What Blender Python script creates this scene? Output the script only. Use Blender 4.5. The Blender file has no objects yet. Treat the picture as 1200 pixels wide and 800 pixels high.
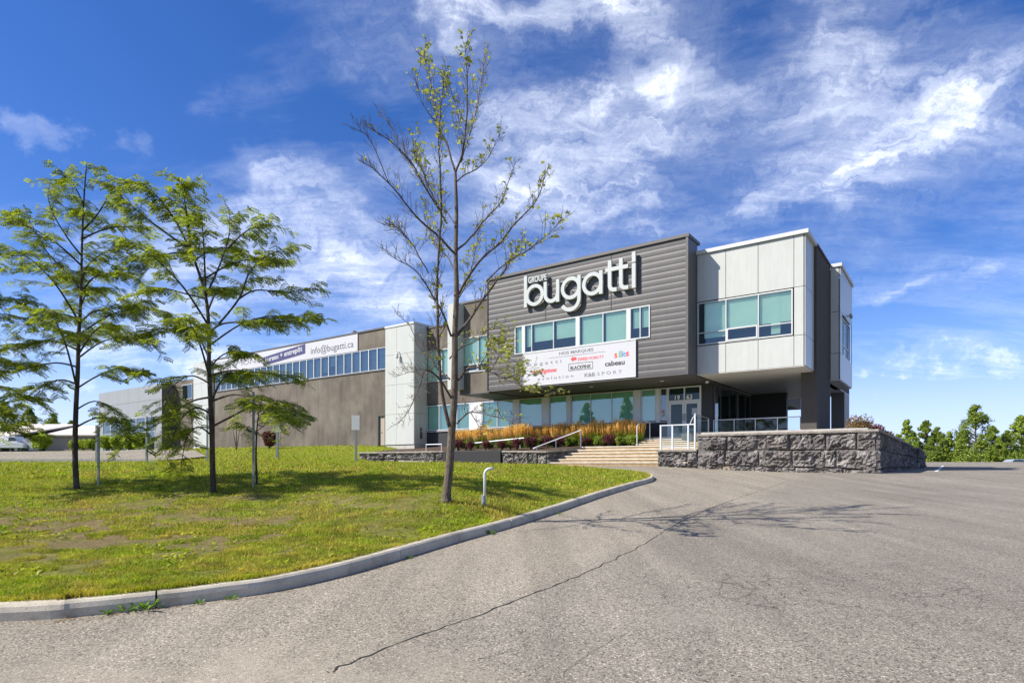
import bpy, bmesh, math, random
import numpy as np
from mathutils import Vector, Matrix, noise
from mathutils.geometry import delaunay_2d_cdt

random.seed(7); rng = np.random.default_rng(7)
sc = bpy.context.scene
COL = sc.collection
R = math.radians

# ------------------------------------------------------------------ camera
cam_d = bpy.data.cameras.new('camera'); cam = bpy.data.objects.new('camera', cam_d); COL.objects.link(cam)
EYE = 1.6; F_PX = 715.0; HOR = 543.0
cam.location = (0, 0, EYE); cam.rotation_euler = (R(90), 0, 0)
cam_d.sensor_width = 36; cam_d.lens = 36 * F_PX / 1200
cam_d.shift_y = (HOR - 400) / 1200
cam_d.clip_start = 0.05; cam_d.clip_end = 6000
sc.camera = cam

# ------------------------------------------------------------------ light
SUN_EL = 41.7
SH = Vector((0.972, 0.235, 0)).normalized()                       # the way the shadows run
sun_d = bpy.data.lights.new('sun', 'SUN'); sun = bpy.data.objects.new('sun', sun_d); COL.objects.link(sun)
sun_d.energy = 4.6; sun_d.angle = R(0.53); sun_d.color = (1.0, 0.94, 0.85)
ld = Vector((SH.x * math.cos(R(SUN_EL)), SH.y * math.cos(R(SUN_EL)), -math.sin(R(SUN_EL))))
sun.rotation_euler = ld.to_track_quat('-Z', 'Y').to_euler()
sun.location = (-30, -10, 40)
sc.view_settings.view_transform = 'Standard'; sc.view_settings.look = 'None'
sc.view_settings.exposure = 0.90; sc.view_settings.gamma = 1.0
sc.view_settings.use_curve_mapping = False

W = bpy.data.worlds.new('World'); sc.world = W; W.use_nodes = True

class NT:
    """small helper for writing node trees"""
    def __init__(s, tree): s.t = tree; s.n = tree.nodes; s.l = tree.links
    def new(s, kind, **kw):
        nd = s.n.new(kind)
        for k, v in kw.items(): setattr(nd, k, v)
        return nd
    def put(s, sock, v):
        if isinstance(v, bpy.types.NodeSocket): s.l.new(v, sock)
        elif v is not None:
            if hasattr(sock.default_value, '__len__') and not hasattr(v, '__len__'): v = [v] * len(sock.default_value)
            if hasattr(v, '__len__') and len(v) == 3 and len(sock.default_value) == 4: v = (*v, 1)
            sock.default_value = v
    def math(s, op, a, b=None, c=None, clamp=False):
        nd = s.new('ShaderNodeMath', operation=op, use_clamp=clamp)
        s.put(nd.inputs[0], a)
        if b is not None: s.put(nd.inputs[1], b)
        if c is not None: s.put(nd.inputs[2], c)
        return nd.outputs[0]
    def vmath(s, op, a, b=None):
        nd = s.new('ShaderNodeVectorMath', operation=op)
        s.put(nd.inputs[0], a)
        if b is not None: s.put(nd.inputs[1], b)
        return nd.outputs['Value'] if op in ('LENGTH', 'DOT_PRODUCT', 'DISTANCE') else nd.outputs[0]
    def noise(s, vec, scale, detail=4, rough=0.55, dist=0.0, out='Fac'):
        nd = s.new('ShaderNodeTexNoise'); s.put(nd.inputs['Vector'], vec)
        nd.inputs['Scale'].default_value = scale; nd.inputs['Detail'].default_value = detail
        nd.inputs['Roughness'].default_value = rough; nd.inputs['Distortion'].default_value = dist
        return nd.outputs[out]
    def ramp(s, fac, stops, interp='LINEAR'):
        nd = s.new('ShaderNodeValToRGB'); s.put(nd.inputs[0], fac); cr = nd.color_ramp; cr.interpolation = interp
        while len(cr.elements) < len(stops): cr.elements.new(0.5)
        for e, (p, c) in zip(cr.elements, stops):
            e.position = p; e.color = (c, c, c, 1) if not hasattr(c, '__len__') else (*c[:3], 1)
        return nd.outputs[0]
    def mix(s, fac, a, b, mode='MIX'):
        nd = s.new('ShaderNodeMix', data_type='RGBA', blend_type=mode)
        s.put(nd.inputs[0], fac); s.put(nd.inputs[6], a); s.put(nd.inputs[7], b)
        return nd.outputs[2]
    def maprange(s, v, a, b, c, d, smooth=False):
        nd = s.new('ShaderNodeMapRange'); nd.clamp = True
        if smooth: nd.interpolation_type = 'SMOOTHSTEP'
        s.put(nd.inputs[0], v)
        for i, q in enumerate((a, b, c, d)): nd.inputs[i + 1].default_value = q
        return nd.outputs[0]
    def comb(s, x, y, z):
        nd = s.new('ShaderNodeCombineXYZ'); s.put(nd.inputs[0], x); s.put(nd.inputs[1], y); s.put(nd.inputs[2], z); return nd.outputs[0]
    def sep(s, v):
        nd = s.new('ShaderNodeSeparateXYZ'); s.put(nd.inputs[0], v); return nd.outputs

# world: physical sky with real-direction cirrus
def build_world():
    t = NT(W.node_tree); W.node_tree.nodes.clear()
    out = t.new('ShaderNodeOutputWorld'); bg = t.new('ShaderNodeBackground')
    sky = t.new('ShaderNodeTexSky', sky_type='NISHITA')
    sky.sun_disc = False; sky.sun_elevation = R(SUN_EL); sky.sun_rotation = math.atan2(-SH.x, -SH.y)
    sky.air_density = 1.0; sky.dust_density = 0.25; sky.ozone_density = 3.0; sky.altitude = 200
    hs = t.new('ShaderNodeHueSaturation'); hs.inputs['Saturation'].default_value = 1.28; hs.inputs['Value'].default_value = 0.65
    t.l.new(sky.outputs[0], hs.inputs['Color'])
    skyc = t.mix(1.0, hs.outputs[0], (0.93, 0.86, 1.16), 'MULTIPLY')
    d = t.new('ShaderNodeTexCoord').outputs['Generated']
    x, y, z = t.sep(d)
    zz = t.math('ADD', t.math('MAXIMUM', z, 0.0), 0.16)
    u = t.math('DIVIDE', x, zz); v = t.math('DIVIDE', y, zz)
    p = t.comb(u, v, 0.0)
    # warp
    wn = t.new('ShaderNodeTexNoise'); t.put(wn.inputs['Vector'], p); wn.inputs['Scale'].default_value = 0.55; wn.inputs['Detail'].default_value = 3
    w = t.vmath('SCALE', t.vmath('SUBTRACT', wn.outputs['Color'], (0.5, 0.5, 0.5)))
    w.node.inputs['Scale'].default_value = 0.95
    pw = t.vmath('ADD', p, w)
    mp = t.new('ShaderNodeMapping'); t.put(mp.inputs['Vector'], pw)
    mp.inputs['Rotation'].default_value = (0, 0, R(42)); mp.inputs['Scale'].default_value = (0.62, 1.7, 1); mp.inputs['Location'].default_value = CLOUD_OFF
    n1 = t.noise(mp.outputs[0], 1.15, 10, 0.60, 0.12)
    mp2 = t.new('ShaderNodeMapping'); t.put(mp2.inputs['Vector'], pw)
    mp2.inputs['Rotation'].default_value = (0, 0, R(24)); mp2.inputs['Scale'].default_value = (0.7, 2.2, 1); mp2.inputs['Location'].default_value = (3.1, 7.7, 0)
    n2 = t.noise(mp2.outputs[0], 2.4, 9, 0.70, 0.25)
    big = t.noise(p, 0.42, 2, 0.5, 0.4)
    s = t.math('ADD', t.math('MULTIPLY', n1, 0.80), t.math('MULTIPLY', big, 0.45)); s = t.math('SUBTRACT', s, 0.098)
    # large banks, placed by direction (unit vectors), lift or thin the veil
    for (px, py, rad, amt) in BANKS:
        v3 = Vector(((px - 600) / F_PX, 1.0, (HOR - py) / F_PX)).normalized()
        dd = t.vmath('DISTANCE', d, tuple(v3))
        s = t.math('ADD', s, t.math('MULTIPLY', t.maprange(dd, 0.0, rad, 1.0, 0.0, True), amt))
    # individual streamers, each between two sky directions, frayed by noise
    fz = t.new('ShaderNodeTexNoise'); t.put(fz.inputs['Vector'], d); fz.inputs['Scale'].default_value = 4.5; fz.inputs['Detail'].default_value = 7; fz.inputs['Roughness'].default_value = 0.62
    fw = t.vmath('SCALE', t.vmath('SUBTRACT', fz.outputs['Color'], (0.5, 0.5, 0.5))); fw.node.inputs['Scale'].default_value = 0.26
    dw = t.vmath('ADD', d, fw)
    D3 = lambda px, py: Vector(((px - 600) / F_PX, 1.0, (HOR - py) / F_PX)).normalized()
    for (ax, ay, bx, by, wd, amt) in STREAMERS:
        a, b = D3(ax, ay), D3(bx, by); ab = b - a
        tt = t.math('MULTIPLY', t.vmath('DOT_PRODUCT', t.vmath('SUBTRACT', dw, tuple(a)), tuple(ab)), 1.0 / ab.length_squared, clamp=True)
        sc_ = t.new('ShaderNodeVectorMath', operation='SCALE'); sc_.inputs[0].default_value = tuple(ab); t.put(sc_.inputs['Scale'], tt)
        dist = t.vmath('DISTANCE', dw, t.vmath('ADD', sc_.outputs[0], tuple(a)))
        s = t.math('ADD', s, t.math('MULTIPLY', t.maprange(dist, 0.0, wd*0.95, 1.0, 0.0, True), amt*0.80))
    env = t.ramp(s, [(0.44, 0.0), (0.54, 0.15), (0.65, 0.48), (0.82, 1.0)], 'EASE')
    rdg = t.math('SUBTRACT', 1.0, t.math('ABSOLUTE', t.math('SUBTRACT', t.math('MULTIPLY', n2, 2.0), 1.0)))
    fil = t.math('POWER', rdg, 4.0)
    mp3 = t.new('ShaderNodeMapping'); t.put(mp3.inputs['Vector'], dw); mp3.inputs['Rotation'].default_value = (0, R(30), 0); mp3.inputs['Scale'].default_value = (3.4, 3.4, 19.0)
    n3 = t.noise(mp3.outputs[0], 1.6, 10, 0.68, 0.7)
    fine = t.ramp(n3, [(0.40, 0.0), (0.66, 1.0)])
    c = t.math('MULTIPLY', env, t.math('ADD', 0.10, t.math('ADD', t.math('MULTIPLY', fil, 0.46), t.math('MULTIPLY', fine, 0.66))))
    c = t.math('MINIMUM', c, 0.92)
    hz = t.maprange(z, 0.0, 0.18, 0.42, 0.0, True)
    skyc = t.mix(t.maprange(z, 0.0, 0.30, 0.85, 0.0, True), skyc, (1.75, 3.1, 6.1))
    c = t.math('MAXIMUM', c, hz)
    cl = t.mix(t.math('MULTIPLY', c, 0.93), skyc, (6.5, 6.85, 7.6))
    t.l.new(cl, bg.inputs['Color']); bg.inputs['Strength'].default_value = 0.112
    t.l.new(bg.outputs[0], out.inputs[0])
CLOUD_OFF = (1.3, 0.4, 0)
BANKS = [(690, 170, 0.24, 0.12), (1000, 150, 0.26, 0.08), (300, 240, 0.22, 0.07), (180, 330, 0.2, 0.06), (440, 330, 0.16, 0.06), (60, 30, 0.30, -0.10), (250, 60, 0.25, -0.08),
         (640, 70, 0.12, -0.04), (880, 60, 0.08, -0.08), (960, 330, 0.20, -0.09), (740, 140, 0.05, -0.08), (1120, 30, 0.14, 0.02), (60, 250, 0.16, -0.05), (1130, 230, 0.10, -0.07), (380, 130, 0.10, -0.04)]
STREAMERS = [(425, 78, 540, 22, 0.05, 0.19), (540, 22, 720, 5, 0.05, 0.15), (1215, 80, 1080, 150, 0.055, 0.20), (1080, 150, 970, 235, 0.05, 0.22), (970, 235, 760, 258, 0.045, 0.17),
             (0, 105, 125, 175, 0.05, 0.20), (700, 20, 790, 120, 0.05, 0.12), (790, 120, 900, 90, 0.06, 0.14), (1000, 110, 940, 30, 0.05, 0.12), (580, 120, 760, 160, 0.07, 0.14), (600, 215, 720, 235, 0.05, 0.12),
             (1200, 330, 1010, 345, 0.03, 0.12), (300, 225, 380, 195, 0.05, 0.12), (250, 150, 400, 250, 0.06, 0.08), (330, 290, 460, 360, 0.07, 0.14), (60, 400, 240, 380, 0.05, 0.16), (1000, 440, 1200, 450, 0.03, 0.22), (1040, 480, 1210, 500, 0.022, 0.26), (1000, 462, 1130, 470, 0.022, 0.22), (0, 470, 300, 440, 0.04, 0.18), (100, 290, 200, 250, 0.05, 0.08)]
build_world()

# ------------------------------------------------------------------ frames
# building frame: x runs along the facade to the right, y into the building, origin = outer corner of the white box
CX, CY = 13.43, 28.0
RX = Vector((0.8107, -0.5855, 0)); RY = Vector((0.5855, 0.8107, 0))
ROT = math.atan2(RX.y, RX.x)
def B(x, y, z): return Vector((CX, CY, 0)) + RX * x + RY * y + Vector((0, 0, z))
def bx_(px, y):                                   # facade x of a sight line on the plane y
    k = (px - 600) / F_PX
    return (k * (CY + RY.y * y) - CX - RY.x * y) / (RX.x - k * RX.y)
def bz_(px, py, y):
    x = bx_(px, y); return EYE + (HOR - py) / F_PX * (CY + RX.y * x + RY.y * y)
def by_(px, x):                                   # y of a sight line on the side plane x
    k = (px - 600) / F_PX
    return (k * (CY + RX.y * x) - CX - RX.x * x) / (RY.x - k * RY.y)
def at(px, py, Y): return Vector(((px - 600) / F_PX * Y, Y, EYE + (HOR - py) / F_PX * Y))

# ------------------------------------------------------------------ mesh builder
class MB:
    def __init__(s): s.v = []; s.f = []
    def quad(s, a, b, c, d):
        n = len(s.v); s.v += [tuple(a), tuple(b), tuple(c), tuple(d)]; s.f.append((n, n+1, n+2, n+3))
    def poly(s, pts):
        n = len(s.v); s.v += [tuple(p) for p in pts]; s.f.append(tuple(range(n, n+len(pts))))
    def hexa(s, P):
        n = len(s.v); s.v += [tuple(p) for p in P]
        for f in ((0,3,2,1),(4,5,6,7),(0,1,5,4),(1,2,6,5),(2,3,7,6),(3,0,4,7)): s.f.append(tuple(n+i for i in f))
    def box(s, x0, x1, y0, y1, z0, z1, m=B):
        if x0 > x1: x0, x1 = x1, x0
        if y0 > y1: y0, y1 = y1, y0
        s.hexa([m(x0,y0,z0), m(x1,y0,z0), m(x1,y1,z0), m(x0,y1,z0), m(x0,y0,z1), m(x1,y0,z1), m(x1,y1,z1), m(x0,y1,z1)])
    def prism(s, pts, a, b, fn):
        """pts 2-D outline, fn(p, t) -> 3-D"""
        n = len(s.v); k = len(pts)
        s.v += [tuple(fn(p, a)) for p in pts] + [tuple(fn(p, b)) for p in pts]
        s.f.append(tuple(range(n+k-1, n-1, -1))); s.f.append(tuple(range(n+k, n+2*k)))
        for i in range(k):
            j = (i+1) % k; s.f.append((n+i, n+j, n+k+j, n+k+i))
    def tube(s, pts, rad, n=6, cap=True):
        pts = [Vector(p) for p in pts]
        if not hasattr(rad, '__len__'): rad = [rad] * len(pts)
        base = len(s.v); up = Vector((0.31, 0.22, 0.92)); prev = None
        for i, p in enumerate(pts):
            t = (pts[min(i+1, len(pts)-1)] - pts[max(i-1, 0)])
            if t.length < 1e-9: t = Vector((0, 0, 1))
            t.normalize()
            if prev is None:
                ax = t.cross(Vector((1, 0, 0)) if abs(t.x) < 0.8 else Vector((0, 1, 0))).normalized()
            else:
                ax = (prev - t * prev.dot(t))
                ax = ax.normalized() if ax.length > 1e-6 else t.cross(up).normalized()
            prev = ax; bi = t.cross(ax)
            for k in range(n):
                a = 2*math.pi*k/n; q = p + (ax*math.cos(a) + bi*math.sin(a)) * rad[i]; s.v.append((q.x, q.y, q.z))
        for i in range(len(pts)-1):
            for k in range(n):
                a = base+i*n+k; b = base+i*n+(k+1) % n; s.f.append((a, b, b+n, a+n))
        if cap:
            s.f.append(tuple(base+k for k in range(n-1, -1, -1))); e = base+(len(pts)-1)*n; s.f.append(tuple(e+k for k in range(n)))
    def lathe(s, c, prof, n=16):
        """prof: list of (radius, z) about the vertical through c"""
        base = len(s.v); c = Vector(c)
        for r, z in prof:
            for k in range(n):
                a = 2*math.pi*k/n; s.v.append((c.x+r*math.cos(a), c.y+r*math.sin(a), c.z+z))
        for i in range(len(prof)-1):
            for k in range(n):
                a = base+i*n+k; b = base+i*n+(k+1) % n; s.f.append((a, b, b+n, a+n))
        s.f.append(tuple(base+k for k in range(n-1, -1, -1))); e = base+(len(prof)-1)*n; s.f.append(tuple(e+k for k in range(n)))

def mesh_from(name, v, f, mat, smooth=False, M=None):
    me = bpy.data.meshes.new(name)
    v = np.asarray(v, dtype=np.float64).reshape(-1, 3)
    if M is not None:
        A = np.array(M); v = v @ A[:3, :3].T + A[:3, 3]
    if isinstance(f, np.ndarray):
        k = f.shape[1]; me.vertices.add(len(v)); me.vertices.foreach_set('co', v.astype(np.float32).ravel())
        me.loops.add(f.size); me.loops.foreach_set('vertex_index', f.astype(np.int32).ravel())
        me.polygons.add(len(f)); me.polygons.foreach_set('loop_start', np.arange(0, f.size, k, dtype=np.int32))
        me.polygons.foreach_set('loop_total', np.full(len(f), k, dtype=np.int32)); me.update(calc_edges=True)
    else:
        me.from_pydata([tuple(p) for p in v], [], f); me.update()
    if mat: me.materials.append(mat)
    if smooth: me.polygons.foreach_set('use_smooth', [True]*len(me.polygons))
    return me

def thing(name, label, cat, loc, rz=0.0, group=None):
    o = bpy.data.objects.new(name, None); COL.objects.link(o)
    o.empty_display_size = 0.3; o.location = loc; o.rotation_euler = (0, 0, rz)
    o['label'] = label; o['category'] = cat
    if group: o['group'] = group
    return o
def mw(o):                                        # world matrix without a depsgraph update
    m = Matrix.Translation(o.location) @ o.rotation_euler.to_matrix().to_4x4() @ Matrix.Diagonal((*o.scale, 1))
    return mw(o.parent) @ m if o.parent else m
def part(name, mb, mat, parent, smooth=False, label=None, stuff=False, bevel=0):
    v, f = (mb.v, mb.f) if isinstance(mb, MB) else mb
    me = mesh_from(name, v, f, mat, smooth, mw(parent).inverted())
    o = bpy.data.objects.new(name, me); COL.objects.link(o); o.parent = parent
    if label: o['label'] = label
    if stuff: o['kind'] = 'stuff'
    if bevel:
        b = o.modifiers.new('bevel', 'BEVEL'); b.width = bevel; b.segments = 2; b.limit_method = 'ANGLE'
    return o
def solo(name, mb, mat, label=None, cat=None, group=None, kind=None, smooth=False, bevel=0):
    """a top-level thing or setting piece that is one mesh, its origin at its base"""
    v, f = (mb.v, mb.f) if isinstance(mb, MB) else mb
    a = np.asarray(v, dtype=float).reshape(-1, 3)
    org = Vector(((a[:,0].min()+a[:,0].max())/2, (a[:,1].min()+a[:,1].max())/2, a[:,2].min())) if kind != 'structure' else Vector((0,0,0))
    me = mesh_from(name, a, f, mat, smooth, Matrix.Translation(-org))
    o = bpy.data.objects.new(name, me); COL.objects.link(o); o.location = org
    if kind: o['kind'] = kind
    if label: o['label'] = label
    if cat: o['category'] = cat
    if group: o['group'] = group
    if bevel:
        b = o.modifiers.new('bevel', 'BEVEL'); b.width = bevel; b.segments = 2; b.limit_method = 'ANGLE'
    return o
def kids(o): return [c for c in COL.objects if c.parent == o]
def dup(root, loc, rz, label, scale=1.0):
    r = root.copy(); COL.objects.link(r); r.location = loc; r.rotation_euler = (0, 0, rz); r.scale = (scale,)*3
    r['label'] = label
    for c in kids(root):
        d = c.copy(); COL.objects.link(d); d.parent = r
        for g in kids(c):
            e = g.copy(); COL.objects.link(e); e.parent = d
    return r
ORD = ['first','second','third','fourth','fifth','sixth','seventh','eighth','ninth','tenth','eleventh','twelfth','thirteenth','fourteenth','fifteenth','sixteenth','seventeenth','eighteenth','nineteenth','twentieth','twenty-first','twenty-second','twenty-third','twenty-fourth','twenty-fifth','twenty-sixth','twenty-seventh','twenty-eighth','twenty-ninth','thirtieth','thirty-first','thirty-second','thirty-third','thirty-fourth']

# ------------------------------------------------------------------ materials
MATS = {}
def mat_new(name):
    m = bpy.data.materials.new(name); m.use_nodes = True; m.node_tree.nodes.clear()
    t = NT(m.node_tree); out = t.new('ShaderNodeOutputMaterial'); MATS[name] = m
    return m, t, out
def principled(t, out, color, rough=0.6, spec=0.5, metal=0.0, normal=None):
    p = t.new('ShaderNodeBsdfPrincipled'); t.put(p.inputs['Base Color'], color); t.put(p.inputs['Roughness'], rough)
    p.inputs['Specular IOR Level'].default_value = spec; p.inputs['Metallic'].default_value = metal
    if normal is not None: t.l.new(normal, p.inputs['Normal'])
    t.l.new(p.outputs[0], out.inputs[0]); return p
def bump(t, h, strength=0.3, dist=0.02):
    b = t.new('ShaderNodeBump'); t.put(b.inputs['Height'], h); b.inputs['Strength'].default_value = strength; b.inputs['Distance'].default_value = dist
    return b.outputs[0]
def pos(t): return t.new('ShaderNodeNewGeometry').outputs['Position']
def plain(name, col, rough=0.55, spec=0.5, metal=0.0, var=0.12, scale=1.4, grain=0.0, gscale=60, streak=0.0):
    m, t, out = mat_new(name); P = pos(t)
    n = t.noise(P, scale, 5, 0.6); n2 = t.noise(P, scale*9, 3, 0.6)
    f = t.math('ADD', t.math('MULTIPLY', n, 0.7), t.math('MULTIPLY', n2, 0.3))
    k = t.ramp(f, [(0.3, 1-var), (0.7, 1+var*0.6)])
    c = t.mix(1.0, (*col, 1), k, 'MULTIPLY')
    if streak:
        ms = t.new('ShaderNodeMapping'); t.put(ms.inputs[0], P); ms.inputs['Scale'].default_value = (1, 1, .10)
        c = t.mix(1.0, c, t.ramp(t.noise(ms.outputs[0], 5.5, 6, .7), [(0.35, 1-streak), (0.6, 1.02)]), 'MULTIPLY')
    nm = bump(t, t.noise(P, gscale, 3, 0.7), grain, 0.01) if grain else None
    principled(t, out, c, rough, spec, metal, nm); return m

def make_mats():
    plain('white_panel', (0.45, 0.46, 0.43), 0.30, 0.5, 0, 0.05, 0.9, streak=.05)
    plain('white_trim', (0.50, 0.51, 0.51), 0.45, 0.5, 0, 0.05, 2)
    plain('letter_white', (0.43, 0.45, 0.44), 0.35, 0.5, 0, 0.03, 2)
    plain('gap_dark', (0.05, 0.05, 0.052), 0.8)
    plain('cladding_grey', (0.088, 0.083, 0.083), 0.5, 0.45, 0.0, 0.14, 0.7, streak=.10)
    plain('trim_grey', (0.085, 0.080, 0.079), 0.45, 0.5, 0.0, 0.08, 2)
    plain('dark_slate', (0.030, 0.030, 0.035), 0.55, 0.4, 0, 0.2, 2)
    plain('alu', (0.60, 0.61, 0.62), 0.4, 0.5, 0.15, 0.06, 3)
    plain('galv', (0.24, 0.26, 0.27), 0.45, 0.5, 0.35, 0.15, 6)
    plain('rail_white', (0.58, 0.61, 0.64), 0.35, 0.5, 0.1, 0.06, 4)
    plain('fin_brown', (0.075, 0.068, 0.062), 0.9, 0.2, 0, 0.12, 1.2, 0.2, 50)
    plain('blind', (0.74, 0.86, 0.80), 0.85, 0.2, 0, 0.06, 0.8)
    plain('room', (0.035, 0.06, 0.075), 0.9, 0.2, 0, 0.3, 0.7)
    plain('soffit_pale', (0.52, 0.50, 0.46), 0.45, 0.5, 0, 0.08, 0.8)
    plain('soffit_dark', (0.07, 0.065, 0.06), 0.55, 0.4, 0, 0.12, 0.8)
    plain('door_beige', (0.33, 0.28, 0.23), 0.6, 0.4, 0, 0.08, 1)
    plain('roof_gravel', (0.3, 0.29, 0.27), 0.9)
    plain('banner_white', (0.46, 0.46, 0.49), 0.5, 0.4, 0, 0.04, 0.8)
    plain('number_white', (0.85, 0.85, 0.85), 0.5, 0.4, 0, 0.02)
    plain('grey_panel', (0.26, 0.27, 0.27), 0.4, 0.5, 0, 0.06, 0.9)
    plain('room_mid', (0.34, 0.38, 0.38), 0.9, 0.2, 0, 0.5, 0.5)
    plain('ink_grey', (0.06, 0.06, 0.07), 0.6)
    plain('ink_mid', (0.16, 0.16, 0.18), 0.6)
    plain('ink_red', (0.62, 0.03, 0.04), 0.6)
    plain('ink_black', (0.012, 0.012, 0.014), 0.6)
    plain('ink_blue', (0.03, 0.33, 0.62), 0.6); plain('ink_yellow', (0.75, 0.55, 0.03), 0.6); plain('ink_green', (0.1, 0.42, 0.12), 0.6); plain('ink_violet', (0.3, 0.08, 0.4), 0.6)
    plain('banner_navy', (0.040, 0.040, 0.125), 0.5)
    plain('paint_white', (0.7, 0.7, 0.68), 0.8, 0.3, 0, 0.25, 5)
    plain('crack_dark', (0.035, 0.033, 0.03), 0.95, 0.2)
    plain('shop_wall', (0.42, 0.34, 0.28), 0.8, 0.3, 0, 0.08, 0.5)
    plain('shop_roof', (0.66, 0.58, 0.49), 0.6, 0.3, 0, 0.08, 0.5)
    plain('concrete', (0.42, 0.40, 0.36), 0.9, 0.25, 0, 0.22, 3, 0.35, 90)
    plain('car_silver', (0.45, 0.5, 0.55), 0.25, 0.5, 0.5); plain('car_white', (0.7, 0.7, 0.72), 0.3, 0.5)
    plain('rubber', (0.02, 0.02, 0.02), 0.8); plain('crate_blue', (0.04, 0.25, 0.5), 0.5); plain('lamp_red', (0.5, 0.02, 0.02), 0.3)
    plain('mulch', (0.075, 0.052, 0.036), 0.95, 0.2, 0, 0.4, 6, 0.5, 30)
    # brown stucco with rain streaks and panel joints drawn in geometry
    m, t, out = mat_new('stucco'); P = pos(t)
    mp = t.new('ShaderNodeMapping'); t.put(mp.inputs[0], P); mp.inputs['Scale'].default_value = (1, 1, 0.16)
    n = t.noise(mp.outputs[0], 1.6, 6, 0.65); n2 = t.noise(P, 0.45, 4, 0.6)
    c = t.mix(t.ramp(n, [(0.3, 0.0), (0.72, 1.0)]), (0.086, 0.073, 0.061), (0.140, 0.121, 0.102))
    c = t.mix(t.ramp(n2, [(0.42, 0.0), (0.66, 0.75)]), c, (0.190, 0.166, 0.138))
    principled(t, out, c, 0.92, 0.2, 0, bump(t, t.noise(P, 55, 4, 0.7), 0.35, 0.01))
    # tinted glazing: part see-through, part mirror
    def glass(name, tint, refl, rough=0.015, fk=0.7):
        m, t, out = mat_new(name)
        tr = t.new('ShaderNodeBsdfTransparent'); t.put(tr.inputs[0], tint)
        gl = t.new('ShaderNodeBsdfGlossy'); t.put(gl.inputs[0], (0.86, 0.95, 0.97)); gl.inputs['Roughness'].default_value = rough
        P = pos(t); t.l.new(bump(t, t.noise(P, 0.9, 2, 0.5), 0.05, 0.05), gl.inputs['Normal'])
        lw = t.new('ShaderNodeLayerWeight'); lw.inputs[0].default_value = 0.32
        f = t.math('ADD', t.math('MULTIPLY', lw.outputs['Fresnel'], fk), refl, clamp=True)
        mx = t.new('ShaderNodeMixShader'); t.put(mx.inputs[0], f); t.l.new(tr.outputs[0], mx.inputs[1]); t.l.new(gl.outputs[0], mx.inputs[2])
        t.l.new(mx.outputs[0], out.inputs[0])
    glass('glass_teal', (0.82, 0.96, 0.87), 0.09)
    glass('glass_low', (0.56, 0.80, 0.72), 0.17)
    glass('glass_door', (0.45, 0.62, 0.62), 0.04, .015, .3)
    glass('glass_blue', (0.55, 0.66, 0.70), 0.16)
    glass('glass_clear', (0.85, 0.92, 0.90), 0.05)
    # asphalt
    m, t, out = mat_new('asphalt'); P = pos(t); x, y, z = t.sep(P)
    big = t.noise(P, 0.22, 5, 0.6, 0.3); fine = t.noise(P, 58, 3, 0.75)
    vor = t.new('ShaderNodeTexVoronoi'); t.put(vor.inputs['Vector'], P); vor.inputs['Scale'].default_value = 125
    ag = t.ramp(t.sep(vor.outputs['Color'])[0], [(0.0, 0.55), (0.5, 0.90), (0.80, 1.08), (0.93, 1.45), (1.0, 1.8)])
    vor2 = t.new('ShaderNodeTexVoronoi'); t.put(vor2.inputs['Vector'], P); vor2.inputs['Scale'].default_value = 68
    ag2 = t.ramp(t.sep(vor2.outputs['Color'])[1], [(0.0, 0.30), (0.14, 0.8), (0.3, 0.98), (0.85, 1.08), (1.0, 1.7)])
    c = t.mix(t.ramp(big, [(0.3, 0.0), (0.7, 1.0)]), (0.195, 0.174, 0.142), (0.265, 0.237, 0.192))
    # the older, paler and browner strip left of the long joint
    dj = t.math('SUBTRACT', t.math('SUBTRACT', t.math('MULTIPLY', y, 0.65), 3.9), x)
    c = t.mix(t.maprange(dj, -0.25, 0.35, 0.0, 0.55), c, (0.305, 0.266, 0.205))
    tracks = t.new('ShaderNodeMapping'); t.put(tracks.inputs[0], P); tracks.inputs['Rotation'].default_value = (0, 0, R(-20)); tracks.inputs['Scale'].default_value = (1.1, 0.08, 1)
    c = t.mix(1.0, c, t.ramp(t.noise(tracks.outputs[0], 1.5, 5, 0.65), [(0.3, 0.78), (0.7, 1.14)]), 'MULTIPLY')
    c = t.mix(1.0, c, ag, 'MULTIPLY'); c = t.mix(1.0, c, ag2, 'MULTIPLY')
    c = t.mix(1.0, c, t.ramp(fine, [(0.3, 0.8), (0.7, 1.15)]), 'MULTIPLY')
    st = t.ramp(t.noise(P, 0.9, 6, 0.7, 0.8), [(0.60, 0.0), (0.74, 1.0)]); c = t.mix(t.math('MULTIPLY', st, 0.30), c, (0.085, 0.078, 0.070))
    st = t.ramp(t.noise(t.vmath('ADD', P, (31.0, 7.0, 0.0)), 0.5, 6, 0.72, 0.6), [(0.58, 0.0), (0.75, 1.0)]); c = t.mix(t.math('MULTIPLY', st, 0.35), c, (0.30, 0.27, 0.225))
    # sand washed against the lower kerb, near the camera's left
    sd = t.vmath('DISTANCE', t.comb(t.math('MULTIPLY', x, 0.6), t.math('MULTIPLY', y, 1.6), 0.0), (-1.1, 6.6, 0.0))
    sm = t.math('MULTIPLY', t.maprange(sd, 0.2, 1.5, 1.0, 0.0), t.ramp(t.noise(P, 1.6, 6, 0.7), [(0.38, 0.0), (0.62, 1.0)]))
    c = t.mix(t.math('MULTIPLY', sm, 0.7), c, t.mix(fine, (0.22, 0.19, 0.14), (0.46, 0.41, 0.32)))
    # alligator cracks in two worn areas
    wv = t.vmath('ADD', P, t.vmath('SCALE', t.new('ShaderNodeTexNoise').outputs['Color']))
    ntex = wv.node.inputs[1].links[0].from_node; ntex.inputs['Scale'].default_value = 0.32
    nn = ntex.inputs[0].links[0].from_node; t.put(nn.inputs['Vector'], P); nn.inputs['Scale'].default_value = 2.2; nn.inputs['Detail'].default_value = 5
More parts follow.
